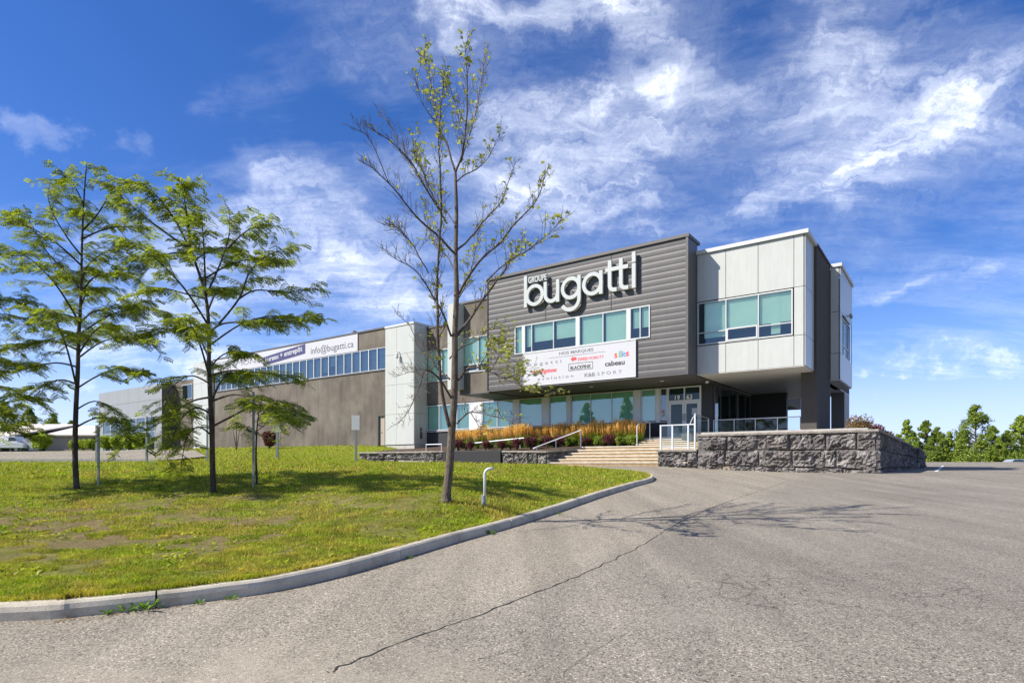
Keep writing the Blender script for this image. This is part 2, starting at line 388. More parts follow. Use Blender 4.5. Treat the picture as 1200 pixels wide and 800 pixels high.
    vc = t.new('ShaderNodeTexVoronoi', feature='DISTANCE_TO_EDGE'); t.put(vc.inputs['Vector'], wv); vc.inputs['Scale'].default_value = 3.4
    line = t.maprange(vc.outputs['Distance'], 0.008, 0.032, 1.0, 0.0)
    ms = t.maprange(t.vmath('DISTANCE', t.comb(t.math('MULTIPLY', x, 0.42), y, 0.0), (1.45, 6.4, 0.0)), 0.4, 1.5, 1.0, 0.0)
    ms = t.math('MULTIPLY', ms, t.ramp(t.noise(P, 2.3, 4, 0.7), [(0.42, 0.0), (0.52, 1.0)]))
    c = t.mix(t.math('MULTIPLY', t.math('MULTIPLY', line, ms), 0.72), c, (0.03, 0.028, 0.026))
    h = t.math('ADD', t.math('MULTIPLY', fine, 0.6), vor.outputs['Distance'])
    principled(t, out, c, 0.92, 0.25, 0, bump(t, h, 0.55, 0.006))
    # kerb concrete
    m, t, out = mat_new('kerb'); P = pos(t)
    n = t.noise(P, 2.2, 7, 0.7); c = t.ramp(n, [(0.3, (0.30, 0.265, 0.20)), (0.5, (0.46, 0.415, 0.325)), (0.75, (0.56, 0.51, 0.41))])
    sp = t.noise(P, 45, 2, 0.8); c = t.mix(t.ramp(sp, [(0.60, 0.0), (0.72, 0.5)]), c, (0.12, 0.11, 0.1))
    principled(t, out, c, 0.92, 0.2, 0, bump(t, t.noise(P, 70, 4, 0.7), 0.5, 0.008))
    # granite steps, warm
    m, t, out = mat_new('step_stone'); P = pos(t)
    n = t.noise(P, 3.0, 6, 0.65); c = t.ramp(n, [(0.3, (0.44, 0.38, 0.29)), (0.7, (0.62, 0.57, 0.48))])
    principled(t, out, c, 0.85, 0.3, 0, bump(t, t.noise(P, 60, 3, 0.7), 0.3, 0.006))
    m, t, out = mat_new('riser_shade_stone'); P = pos(t)  # riser tan is darkened to stand in for shadow lines beneath the treads
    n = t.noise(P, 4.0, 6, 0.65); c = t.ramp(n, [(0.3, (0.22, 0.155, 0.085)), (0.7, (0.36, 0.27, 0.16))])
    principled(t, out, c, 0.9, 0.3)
    # rough block stone
    def stone(name, a, b, c3):
        m, t, out = mat_new(name); P = pos(t)
        n = t.noise(P, 1.9, 8, 0.72, 0.5); n2 = t.noise(P, 0.9, 3, 0.6); n3 = t.noise(P, 26, 5, 0.75)
        c = t.ramp(n, [(0.30, a), (0.52, b), (0.72, c3)])
        c = t.mix(t.ramp(n2, [(0.55, 0.0), (0.75, 0.5)]), c, (0.235, 0.205, 0.180))
        c = t.mix(1.0, c, t.ramp(n3, [(0.3, 0.62), (0.7, 1.3)]), 'MULTIPLY')
        principled(t, out, c, 0.88, 0.3, 0, bump(t, t.math('ADD', n3, t.math('MULTIPLY', t.noise(P, 7, 5, 0.7), 1.5)), 0.8, 0.03))
    stone('block_stone', (0.055, 0.050, 0.048), (0.15, 0.138, 0.130), (0.44, 0.41, 0.375))
    stone('cap_stone', (0.16, 0.14, 0.115), (0.26, 0.235, 0.20), (0.38, 0.35, 0.31))
    # lawn soil + turf
    m, t, out = mat_new('turf'); P = pos(t); x, y, z = t.sep(P)
    n = t.noise(P, 0.35, 6, 0.65); n2 = t.noise(P, 5.0, 6, 0.75); n3 = t.noise(P, 38, 4, 0.8)
    c = t.mix(t.ramp(n2, [(0.32, 0.0), (0.68, 1.0)]), (0.07, 0.115, 0.008), (0.28, 0.31, 0.022))
    c = t.mix(t.ramp(n, [(0.5, 0.0), (0.72, 0.6)]), c, (0.24, 0.20, 0.045))
    dirt = t.math('MULTIPLY', t.ramp(t.noise(P, 1.3, 8, 0.80, 0.4), [(0.36, 0.0), (0.52, 1.0)]), dirt_mask(t, x, y))
    c = t.mix(t.math('MULTIPLY', dirt, 0.9), c, t.mix(n2, (0.10, 0.065, 0.03), (0.36, 0.27, 0.15)))
    c = t.mix(1.0, c, t.ramp(n3, [(0.3, 0.5), (0.7, 1.35)]), 'MULTIPLY')
    principled(t, out, c, 0.95, 0.1, 0, bump(t, t.math('ADD', n3, t.math('MULTIPLY', n2, 2.0)), 0.9, 0.04))
    # blades / leaves
    def leafy(name, lo, hi, trans=0.45, patch=None, rough=0.6):
        m, t, out = mat_new(name); P = pos(t)
        ri = t.new('ShaderNodeNewGeometry').outputs['Random Per Island']
        f = t.math('ADD', t.math('MULTIPLY', ri, 0.55), t.math('MULTIPLY', t.noise(P, 1.1, 3, 0.6), 0.6))
        c = t.ramp(f, [(0.2, lo), (0.85, hi)])
        if patch:
            x, y, z = t.sep(P)
            c = t.mix(t.math('MULTIPLY', t.ramp(t.noise(P, 0.9, 7, 0.8), [(0.44, 0.0), (0.60, 1.0)]), 0.8), c, patch)
            c = t.mix(1.0, c, t.ramp(t.noise(P, 2.6, 5, 0.8), [(0.34, 0.45), (0.62, 1.2)]), 'MULTIPLY')
        d = t.new('ShaderNodeBsdfPrincipled'); t.put(d.inputs['Base Color'], c); d.inputs['Roughness'].default_value = rough; d.inputs['Specular IOR Level'].default_value = 0.25
        tl = t.new('ShaderNodeBsdfTranslucent'); t.put(tl.inputs[0], t.mix(1.0, c, (1.25, 1.3, 0.6), 'MULTIPLY'))
        mx = t.new('ShaderNodeMixShader'); mx.inputs[0].default_value = trans
        t.l.new(d.outputs[0], mx.inputs[1]); t.l.new(tl.outputs[0], mx.inputs[2]); t.l.new(mx.outputs[0], out.inputs[0])
    leafy('blade', (0.055, 0.15, 0.006), (0.44, 0.50, 0.03), 0.38, (0.48, 0.36, 0.09))
    leafy('locust_leaf', (0.055, 0.105, 0.012), (0.31, 0.345, 0.045), 0.46)
    leafy('ash_leaf', (0.15, 0.20, 0.035), (0.44, 0.44, 0.12), 0.4)
    leafy('bright_leaf', (0.14, 0.21, 0.02), (0.36, 0.42, 0.05), 0.45)
    leafy('far_leaf', (0.06, 0.11, 0.02), (0.24, 0.31, 0.04), 0.35)
    leafy('far_leaf_pale', (0.12, 0.19, 0.025), (0.34, 0.42, 0.06), 0.35)
    leafy('reed_leaf', (0.07, 0.13, 0.015), (0.22, 0.28, 0.035), 0.35)
    leafy('plume', (0.60, 0.33, 0.07), (0.85, 0.58, 0.20), 0.35)
    leafy('barberry', (0.045, 0.010, 0.014), (0.16, 0.045, 0.05), 0.2)
    leafy('tan_leaf', (0.07, 0.045, 0.018), (0.24, 0.15, 0.055), 0.2)
    leafy('dry_grass', (0.16, 0.09, 0.03), (0.34, 0.21, 0.07), 0.3)
    leafy('weed', (0.06, 0.14, 0.01), (0.18, 0.32, 0.03), 0.35)
    # bark
    def bark(name, a, b):
        m, t, out = mat_new(name); P = pos(t)
        mp = t.new('ShaderNodeMapping'); t.put(mp.inputs[0], P); mp.inputs['Scale'].default_value = (1, 1, 0.28)
        n = t.noise(mp.outputs[0], 34, 6, 0.7, 0.4); n2 = t.noise(P, 3, 4, 0.6)
        c = t.mix(t.ramp(n, [(0.35, 0.0), (0.68, 1.0)]), a, b)
        c = t.mix(t.ramp(n2, [(0.5, 0.0), (0.75, 0.4)]), c, (0.14, 0.14, 0.09))
        principled(t, out, c, 0.9, 0.2, 0, bump(t, n, 0.9, 0.02))
    bark('bark_grey', (0.055, 0.042, 0.032), (0.20, 0.165, 0.13))
    bark('bark_twig', (0.055, 0.04, 0.038), (0.15, 0.12, 0.105))
    bark('bark_dark', (0.028, 0.022, 0.018), (0.10, 0.082, 0.066))
def dirt_mask(t, x, y):
    # the worn bank between the trees and the kerb
    a = t.vmath('DISTANCE', t.comb(t.math('MULTIPLY', x, 0.30), t.math('MULTIPLY', y, 0.42), 0.0), (-1.9, 4.2, 0.0))
    return t.maprange(a, 0.5, 2.3, 1.0, 0.0, True)
make_mats()
M = MATS
# ------------------------------------------------------------------ terrain heights
def interp(x, xs, ys): return float(np.interp(x, xs, ys))
def zA(X, Y):                                     # asphalt
    l = interp(Y, [0, 18, 21.3, 25, 29.4, 33, 45, 60, 90, 130], [0, .82, .98, 1.2, 1.46, 1.50, 1.56, 1.66, 0.9, 0.7])
    r = interp(Y, [0, 18, 21.3, 24, 30, 36, 50, 62, 90, 130], [0, .82, 1.0, 1.22, 1.27, 1.30, 1.42, 1.77, 0.9, 0.7])
    k = X / max(Y, 1.0); w = min(max((k - .25) / .3, 0), 1); w = w*w*(3-2*w)
    return l*(1-w) + r*w
def gp(px, py):                                   # where a sight line meets the asphalt
    lo, hi = 2.0, 60.0
    for _ in range(50):
        mid = (lo+hi)/2; k = (px-600)/F_PX
        z = EYE + (HOR-py)/F_PX*mid
        if z > zA(k*mid, mid): lo = mid
        else: hi = mid
    return Vector((k*lo, lo, zA(k*lo, lo)))

# kerb line (outer bottom edge), from beyond the left of the frame to the tip and back round
K0 = [Vector((-30, 3.6, 0)), Vector((-14, 4.1, 0)), Vector((-8, 4.62, 0))]
for p in [(0, 728), (90, 722), (183, 712), (255, 702.5), (320, 693), (400, 675), (470, 655), (540, 634), (592, 619.5), (650, 601), (710, 580.5), (745, 569.5), (761, 565.3)]:
    K0.append(gp(*p))
K0 += [gp(766, 562), gp(763, 559), gp(748, 556), gp(712, 552.2), gp(672, 549.0)]
def catmull(P, per=6):
    out = []
    for i in range(len(P)-1):
        p0, p1, p2, p3 = P[max(i-1,0)], P[i], P[i+1], P[min(i+2, len(P)-1)]
        n = max(2, int((p2-p1).length / 0.35)) if per is None else per
        for k in range(n):
            t = k/n; out.append(0.5*((2*p1)+(p2-p0)*t+(2*p0-5*p1+4*p2-p3)*t*t+(3*p1-p0-3*p2+p3)*t**3))
    out.append(P[-1]); return out
KC = catmull(K0, 7)
def left_of(P, i):
    t = P[min(i+1, len(P)-1)] - P[max(i-1, 0)]; t.z = 0; t.normalize(); return Vector((-t.y, t.x, 0))
KW, KH = 0.17, 0.14
KI = [KC[i] + left_of(KC, i)*KW for i in range(len(KC))]

LOWW = [B(bx_(640, -2.67), -2.67, 0)]             # the low wall runs on from the foot of the stairs
lx0 = bx_(640, -2.67); lx1 = bx_(420, -2.67)
# RBF control points of the lawn
ctrl = [(p.x, p.y, zA(p.x, p.y)+KH-0.01) for p in KI[::5]]
for px, py, Y in [(90,573,14),(250,577,13.5),(524,585,11),(568,589,11.3),(417,541,27.8),(350,539,34),(325,538,36),(172,542,29),(243,540,34),(297,571,14.5),(115,571,14.5),
                  (0,541,34),(100,541,34),(200,541,34),(-120,541,34),(-120,573,14),(-300,573,14),(-300,541,34),(-300,530,70),(0,530,70),(100,529.5,70),(-120,530,72),
                  (60,528,86),(250,524.5,62),(282,524.2,57),(350,523,53),(442,522,47),(490,526,45),(620,544.2,33),(560,542.5,35.5),(500,541,38),(440,540.5,41),
                  (400,551,18),(450,552,18.5),(330,549,19),(180,548,19.5),(60,548,20),(-60,548,20),(600,558,19.5),(680,553,23.5),(560,553.5,20),(250,565,15),(120,565,15.2),(400,566,14.5), (20,600,10.8), (180,608,10.6),(330,612,10.2)]:
    p = at(px, py, Y); ctrl.append((p.x, p.y, p.z))
ctrl = np.array(ctrl)
def _phi(r): return np.where(r > 1e-9, r*r*np.log(np.maximum(r, 1e-9)), 0.0)
_n = len(ctrl); _D = np.linalg.norm(ctrl[:, None, :2]-ctrl[None, :, :2], axis=2)
_A = np.zeros((_n+3, _n+3)); _A[:_n, :_n] = _phi(_D) + np.eye(_n)*0.6; _A[:_n, _n] = 1; _A[:_n, _n+1:] = ctrl[:, :2]; _A[_n:, :_n] = _A[:_n, _n:].T
_w = np.linalg.solve(_A, np.concatenate([ctrl[:, 2], [0, 0, 0]]))
def zLv(XY):
    XY = np.atleast_2d(XY).astype(float); out = np.zeros(len(XY))
    for i in range(0, len(XY), 20000):
        q = XY[i:i+20000]; d = np.linalg.norm(q[:, None]-ctrl[None, :, :2], axis=2)
        out[i:i+20000] = _phi(d) @ _w[:_n] + _w[_n] + q @ _w[_n+1:]
    return out
def zL(x, y): return float(zLv([[x, y]])[0])

# lawn outline
b0 = B(lx0, -2.67, 0); b1 = B(lx1, -2.67, 0)
LAWN = [(p.x, p.y) for p in KI]
LAWN += [(b0.x, b0.y)]
for t in np.linspace(0.1, 1, 9): q = b0.lerp(b1, float(t)); LAWN.append((q.x, q.y))
for xx, yy in [(bx_(420, -2.67)-0.2, -2.0), (-28.0, 1.3), (-29.4, 1.55), (-40, 1.55), (-57.6, 1.55), (-57.9, 6.0), (-67, 6.0), (-67.2, 1.4), (-95, 1.4)]:
    q = B(xx, yy, 0); LAWN.append((q.x, q.y))
LAWN += [(-130, 90), (-130, 30), (-60, 4.5)]
def inside_mask(P, poly):
    P = np.asarray(P); x, y = P[:, 0], P[:, 1]; c = np.zeros(len(P), bool); n = len(poly)
    for i in range(n):
        x1, y1 = poly[i]; x2, y2 = poly[(i+1) % n]
        if y1 == y2: continue
        cond = ((y1 > y) != (y2 > y)) & (x < (x2-x1)*(y-y1)/(y2-y1)+x1); c ^= cond
    return c
def sheet(poly, inner, hfun, extra=0.0):
    pts = [Vector(p) for p in poly] + [Vector(p) for p in inner]
    edges = [(i, (i+1) % len(poly)) for i in range(len(poly))]
    v, e, f, *_ = delaunay_2d_cdt(pts, edges, [], 1, 1e-4)
    V = np.array([(p.x, p.y) for p in v]); z = hfun(V) + extra
    return [(a[0], a[1], b) for a, b in zip(V, z)], [tuple(q) for q in f]
def grid_pts(poly, y0, y1, ratio=0.022, base=0.16):
    out = []; y = y0
    while y < y1:
        st = base + ratio*y; xs = np.arange(-125 if y > 20 else -32, 20, st)
        out += [(x + (random.random()-.5)*st*.4, y + (random.random()-.5)*st*.4) for x in xs]; y += st
    out = np.array(out); return out[inside_mask(out, poly)].tolist()

# ------------------------------------------------------------------ ground setting
def build_ground():
    mb = MB(); S = 3000
    mb.poly([(-S, -S, -1.2), (S, -S, -1.2), (S, S, -1.2), (-S, S, -1.2)])
    solo('ground', mb, M['turf'], kind='structure')
    ys = np.concatenate([np.linspace(-12, 3, 16), np.linspace(3.3, 62, 110), np.linspace(64, 135, 24)])
    xs = np.concatenate([np.linspace(-60, -12, 12), np.linspace(-11, 60, 110), np.linspace(64, 260, 20)])
    v = [(x, y, zA(x, y)) for y in ys for x in xs]; n = len(xs)
    f = [(j*n+i, j*n+i+1, (j+1)*n+i+1, (j+1)*n+i) for j in range(len(ys)-1) for i in range(n-1) if True]
    solo('asphalt_lot', (v, f), M['asphalt'], kind='structure', smooth=True)
    # rough ground past the lot
    mb = MB(); v = []; ys = np.linspace(103, 320, 20); xs = np.linspace(-150, 420, 40)
    v = [(x, y, 1.02 + .25*noise.noise(Vector((x*.05, y*.05, 0))) + (y-84)*0.001) for y in ys for x in xs]; n = len(xs)
    f = [(j*n+i, j*n+i+1, (j+1)*n+i+1, (j+1)*n+i) for j in range(len(ys)-1) for i in range(n-1)]
    solo('rough_ground', (v, f), M['turf'], kind='structure', smooth=True)
    # lawn sheet
    inner = grid_pts(LAWN, 4.6, 90)
    v, f = sheet(LAWN, inner, lambda V: zLv(V))
    v = [(x, y, z + (0.03*noise.noise(Vector((x*1.3, y*1.3, 0))) if i >= len(LAWN) else 0)) for i, (x, y, z) in enumerate(v)]
    nk = len(KI)
    v = [(x, y, zA(KC[i].x, KC[i].y)+KH-.008) if i < nk else (x, y, z) for i, (x, y, z) in enumerate(v)]
    solo('lawn', (v, f), M['turf'], kind='structure', smooth=True)
    # kerb, cast lengths with joints
    mb = MB(); n = len(KC); prof = [(0.0, -0.06), (0.0, KH*0.55), (0.018, KH-0.02), (0.045, KH), (KW, KH), (KW, -0.06)]
    L = 0; seg = 0; i = 0
    while i < n-1:
        j = min(i+1, n-1); acc = 0
        while j < n-1 and acc + (KC[j]-KC[j-1]).length < 2.9: acc += (KC[j]-KC[j-1]).length; j += 1
        rows = []
        off = random.uniform(-.006, .006)
        for k in range(i, j+1):
            nrm = left_of(KC, k); sh = Vector((0,0,0))
            tdir = Vector((nrm.y, -nrm.x, 0))
            if k == i and i > 0: sh = tdir*0.008
            if k == j: sh = -tdir*0.008
            z0 = zA(KC[k].x, KC[k].y)
            rows.append([KC[k] + sh + nrm*(d+off) + Vector((0,0,0)) for d, h in prof]); 
            for q, (d, h) in zip(rows[-1], prof):
                q.z = z0 + h + (0.004*noise.noise(q*3) if h > 0 else 0)
        b = len(mb.v); m_ = len(prof)
        for r_ in rows: mb.v += [tuple(q) for q in r_]
        for a in range(len(rows)-1):
            for c in range(m_-1): mb.f.append((b+a*m_+c, b+(a+1)*m_+c, b+(a+1)*m_+c+1, b+a*m_+c+1))
        mb.f.append(tuple(b+c for c in range(m_-1, -1, -1))); mb.f.append(tuple(b+(len(rows)-1)*m_+c for c in range(m_)))
        i = j
    solo('kerb', mb, M['kerb'], kind='structure')
    # long open joint in the asphalt, and a few side cracks
    mb = MB()
    def crack(pts, w0, amp, seedv):
        P = catmull([Vector((a, b, 0)) for a, b in pts], None)
        prev = None
        Q = []
        for a in range(len(P)-1):
            for s in np.linspace(0, 1, 5)[:-1]: Q.append(P[a].lerp(P[a+1], float(s)))
        for k in range(len(Q)):
            nr = left_of(Q, k); q = Q[k] + nr*amp*(noise.noise(Vector((k*.35, seedv, 0))) + .6*noise.noise(Vector((k*1.3, seedv, 4))))
            w = w0*(.35 + 1.1*abs(noise.noise(Vector((k*.6, seedv, 9)))))
            a, c = q+nr*w, q-nr*w; a.z = zA(a.x, a.y)+.004; c.z = zA(c.x, c.y)+.004
            if prev: mb.quad(prev[0], prev[1], c, a)
            prev = (a, c)
    g = lambda px, py: (gp(px, py).x, gp(px, py).y)
    crack([g(385,788), g(400,781), g(470,752), g(540,728), g(602,704), g(660,682), g(720,655), g(760,634), g(798,611), g(860,585), g(925,563)], 0.011, .05, 1.0)
    crack([g(925,563), g(905,561), g(860,557.5)], 0.012, .03, 2.0)
    crack([g(560,772), g(580,768), g(600,762)], .004, .03, 3.0)
    crack([g(660,790), g(690,765), g(742,738)], .0035, .03, 5.0)
    solo('road_crack', mb, M['crack_dark'], kind='structure')
    # parking bay line at the far corner of the stone wall
    mb = MB()
    def stripe(a, b, w):
        a, b = Vector((*a, 0)), Vector((*b, 0)); d = (b-a).normalized(); nr = Vector((-d.y, d.x, 0))*w/2; N = 10
        for k in range(N):
            p, q = a.lerp(b, k/N), a.lerp(b, (k+1)/N); P = [p+nr, p-nr, q-nr, q+nr]
            for s in P: s.z = zA(s.x, s.y)+.006
            mb.quad(*P)
    stripe(g(1062, 552), g(1097, 552), .14); stripe(g(1097, 552.2), g(1105, 545.5), .14); stripe(g(1088, 541.6+1.6), g(1100, 543.2), .12)
    solo('parking_line', mb, M['paint_white'], kind='structure')
    # road behind the lawn
    near = [(-110, 36), (-60, 34), (-40, 33.7), (-19.5, 34.2), (-20, 40), (-26, 50), (-36, 60), (-44, 66), (-60, 70), (-110, 76)]
    inner = [(x, y) for x in np.arange(-108, -18, 2.0) for y in np.arange(34, 76, 2.0)]
    inner = np.array(inner); inner = inner[inside_mask(inner, near)].tolist()
    v, f = sheet(near, inner, lambda V: zLv(V), 0.09)
    solo('access_road', (v, f), M['asphalt'], kind='structure')
    mb = MB()
    for k in range(9):                               # its pale kerb on the lawn side
        a = Vector((-60+4.5*k, 34-.03*k, 0)); c = Vector((-60+4.5*(k+1), 34-.03*(k+1), 0))
        za, zc = zL(a.x, a.y), zL(c.x, c.y)
        mb.hexa([(a.x,a.y-.12,za), (c.x,c.y-.12,zc), (c.x,c.y+.1,zc), (a.x,a.y+.1,za), (a.x,a.y-.12,za+.16), (c.x,c.y-.12,zc+.16), (c.x,c.y+.1,zc+.16), (a.x,a.y+.1,za+.16)])
    solo('road_kerb', mb, M['concrete'], kind='structure')
    # planting bed between low wall and facade
    BED.append(None)
    P = [(lx0+.1, -2.45), (lx1, -2.45), (-28.5, 1.2), (-26.4, 1.2), (-26.3, 2.6), (-9.0, 2.6), (-8.75, .45), (bx_(692, .3), .3), (bx_(690, .0)-.1, .0)]
    mb = MB(); pts = [(B(x, y, 0).x, B(x, y, 0).y) for x, y in P]
    inn = [(B(x, y, 0).x, B(x, y, 0).y) for x in np.arange(-27, -8, .6) for y in np.arange(-2.3, 2.6, .5)]
    inn = np.array(inn); inn = inn[inside_mask(inn, pts)].tolist()
    def hb(V):
        out = []
        for a in V:
            d = Vector((a[0]-CX, a[1]-CY, 0)); out.append(bed_z(d.dot(RX), d.dot(RY)))
        return np.array(out)
    v, f = sheet(pts, inn, hb); solo('planting_bed', (v, f), M['mulch'], kind='structure')
    # small concrete slab on the grass
    q = [at(470, 541, 38), at(497, 541.5, 37.4), at(497, 540, 39.6), at(466, 539.4, 40.4)]
    mb = MB(); 
    mb.hexa([(p.x, p.y, p.z-.2) for p in q] + [(p.x, p.y, p.z+.02) for p in q]); solo('path', mb, M['concrete'], kind='structure')
BED = []
def bed_z(x, y):
    t = min(max((y+2.5)/5.0, 0), 1); return 2.28 + 0.55*t
build_ground()

# ------------------------------------------------------------------ blocks of rough stone
def stone_run(mb, P0, P1, zb0, zb1, zt0, zt1, courses, depth, out, seed, blen=1.25):
    """rough faced blocks laid from P0 to P1 (xy), outward normal 'out'; each a bulging chiselled face"""
    rr = random.Random(seed); L = (P1-P0).length; d = (P1-P0).normalized()
    for ci, (c0, c1) in enumerate(courses):
        s = -rr.random()*blen*.5
        while s < L-0.02:
            e = s + blen*rr.uniform(.55, 1.45)
            if L-e < .35: e = L
            a, b = max(s, 0), min(e, L)
            if b-a > .03:
                g = .016; NX, NZ = max(4, int((b-a)/.05)), 12
                rows = []
                so = rr.uniform(-.03, .045); base = len(mb.v); sd = rr.random()*50
                for j in range(NZ+1):
                    tz = j/NZ
                    for i in range(NX+1):
                        tx = i/NX; u = a+g + (b-a-2*g)*tx; k = u/L; p = P0 + d*u
                        zb = zb0+(zb1-zb0)*k; zt = zt0+(zt1-zt0)*k
                        wob = lambda c, ph, pp=p: c if c in (0, 1.0) else c+.035*noise.noise(Vector((pp.x*.9, pp.y*.9, c*7)))
                        z = zb + (zt-zb)*(wob(c0, 0)+(wob(c1, 1)-wob(c0, 0))*tz) + (g if j == 0 else 0) - (g if j == NZ else 0)
                        ed = min(1, min(tx, 1-tx)*(b-a)/.09)*min(1, min(tz, 1-tz)*(zt-zb)*(c1-c0)/.08)
                        p = P0 + d*u
                        q = Vector((p.x*1.0, p.y*1.0, z*1.25))
                        n1 = noise.noise(q*2.1+Vector((sd, 0, 0))); n2 = abs(noise.noise(q*5.2+Vector((0, sd, 0)))); n3 = noise.noise(q*13)
                        n4 = abs(noise.noise(q*2.9+Vector((3, sd, 1)))); o = so + ed**.7*(.05 + .16*n1 - .20*n2 - .10*max(0, .09-n4)/.09 + .05*n3)
                        if i in (0, NX) or j in (0, NZ): o = so*.3 - .07
                        p = p + out*o; mb.v.append((p.x, p.y, z))
                for j in range(NZ):
                    for i in range(NX):
                        q0 = base+j*(NX+1)+i; mb.f.append((q0, q0+1, q0+NX+2, q0+NX+1))
            s = e
def backing(mb, P0, P1, out, zb0, zb1, zt0, zt1, depth, inset=.11):
    a0, a1 = P0-out*inset, P1-out*inset; c0, c1 = P0-out*depth, P1-out*depth
    mb.hexa([(a0.x,a0.y,zb0),(a1.x,a1.y,zb1),(c1.x,c1.y,zb1),(c0.x,c0.y,zb0),(a0.x,a0.y,zt0-.01),(a1.x,a1.y,zt1-.01),(c1.x,c1.y,zt1-.01),(c0.x,c0.y,zt0-.01)])
def cap_run(mb, P0, P1, out, z0, z1, th, depth, seed, over=.05):
    rr = random.Random(seed); L = (P1-P0).length; d = (P1-P0).normalized(); s = 0
    while s < L-.01:
        e = min(s+rr.uniform(1.0, 1.7), L)
        if L-e < .5: e = L
        N = max(2, int((e-s)/.15)); base = len(mb.v)
        for i in range(N+1):
            u = s+.006+(e-s-.012)*i/N; p = P0+d*u; z = z0+(z1-z0)*u/L
            j = .018*noise.noise(p*4); k = .012*noise.noise(p*6+Vector((5,5,5)))
            fo, bo = out*(over+j), -out*depth
            for off, zz in ((fo, -th), (fo*1.0+out*.012, -th*.5), (fo, -.012), (fo-out*.02, 0+k*.3), (bo, 0), (bo, -th)):
                q = p+off; mb.v.append((q.x, q.y, z+zz+k))
        for i in range(N):
            for c in range(6):
                a = base+i*6+c; b = base+i*6+(c+1) % 6; mb.f.append((a, b, b+6, a+6))
        mb.f.append(tuple(base+c for c in range(6))); mb.f.append(tuple(base+N*6+c for c in range(5, -1, -1)))
        s = e

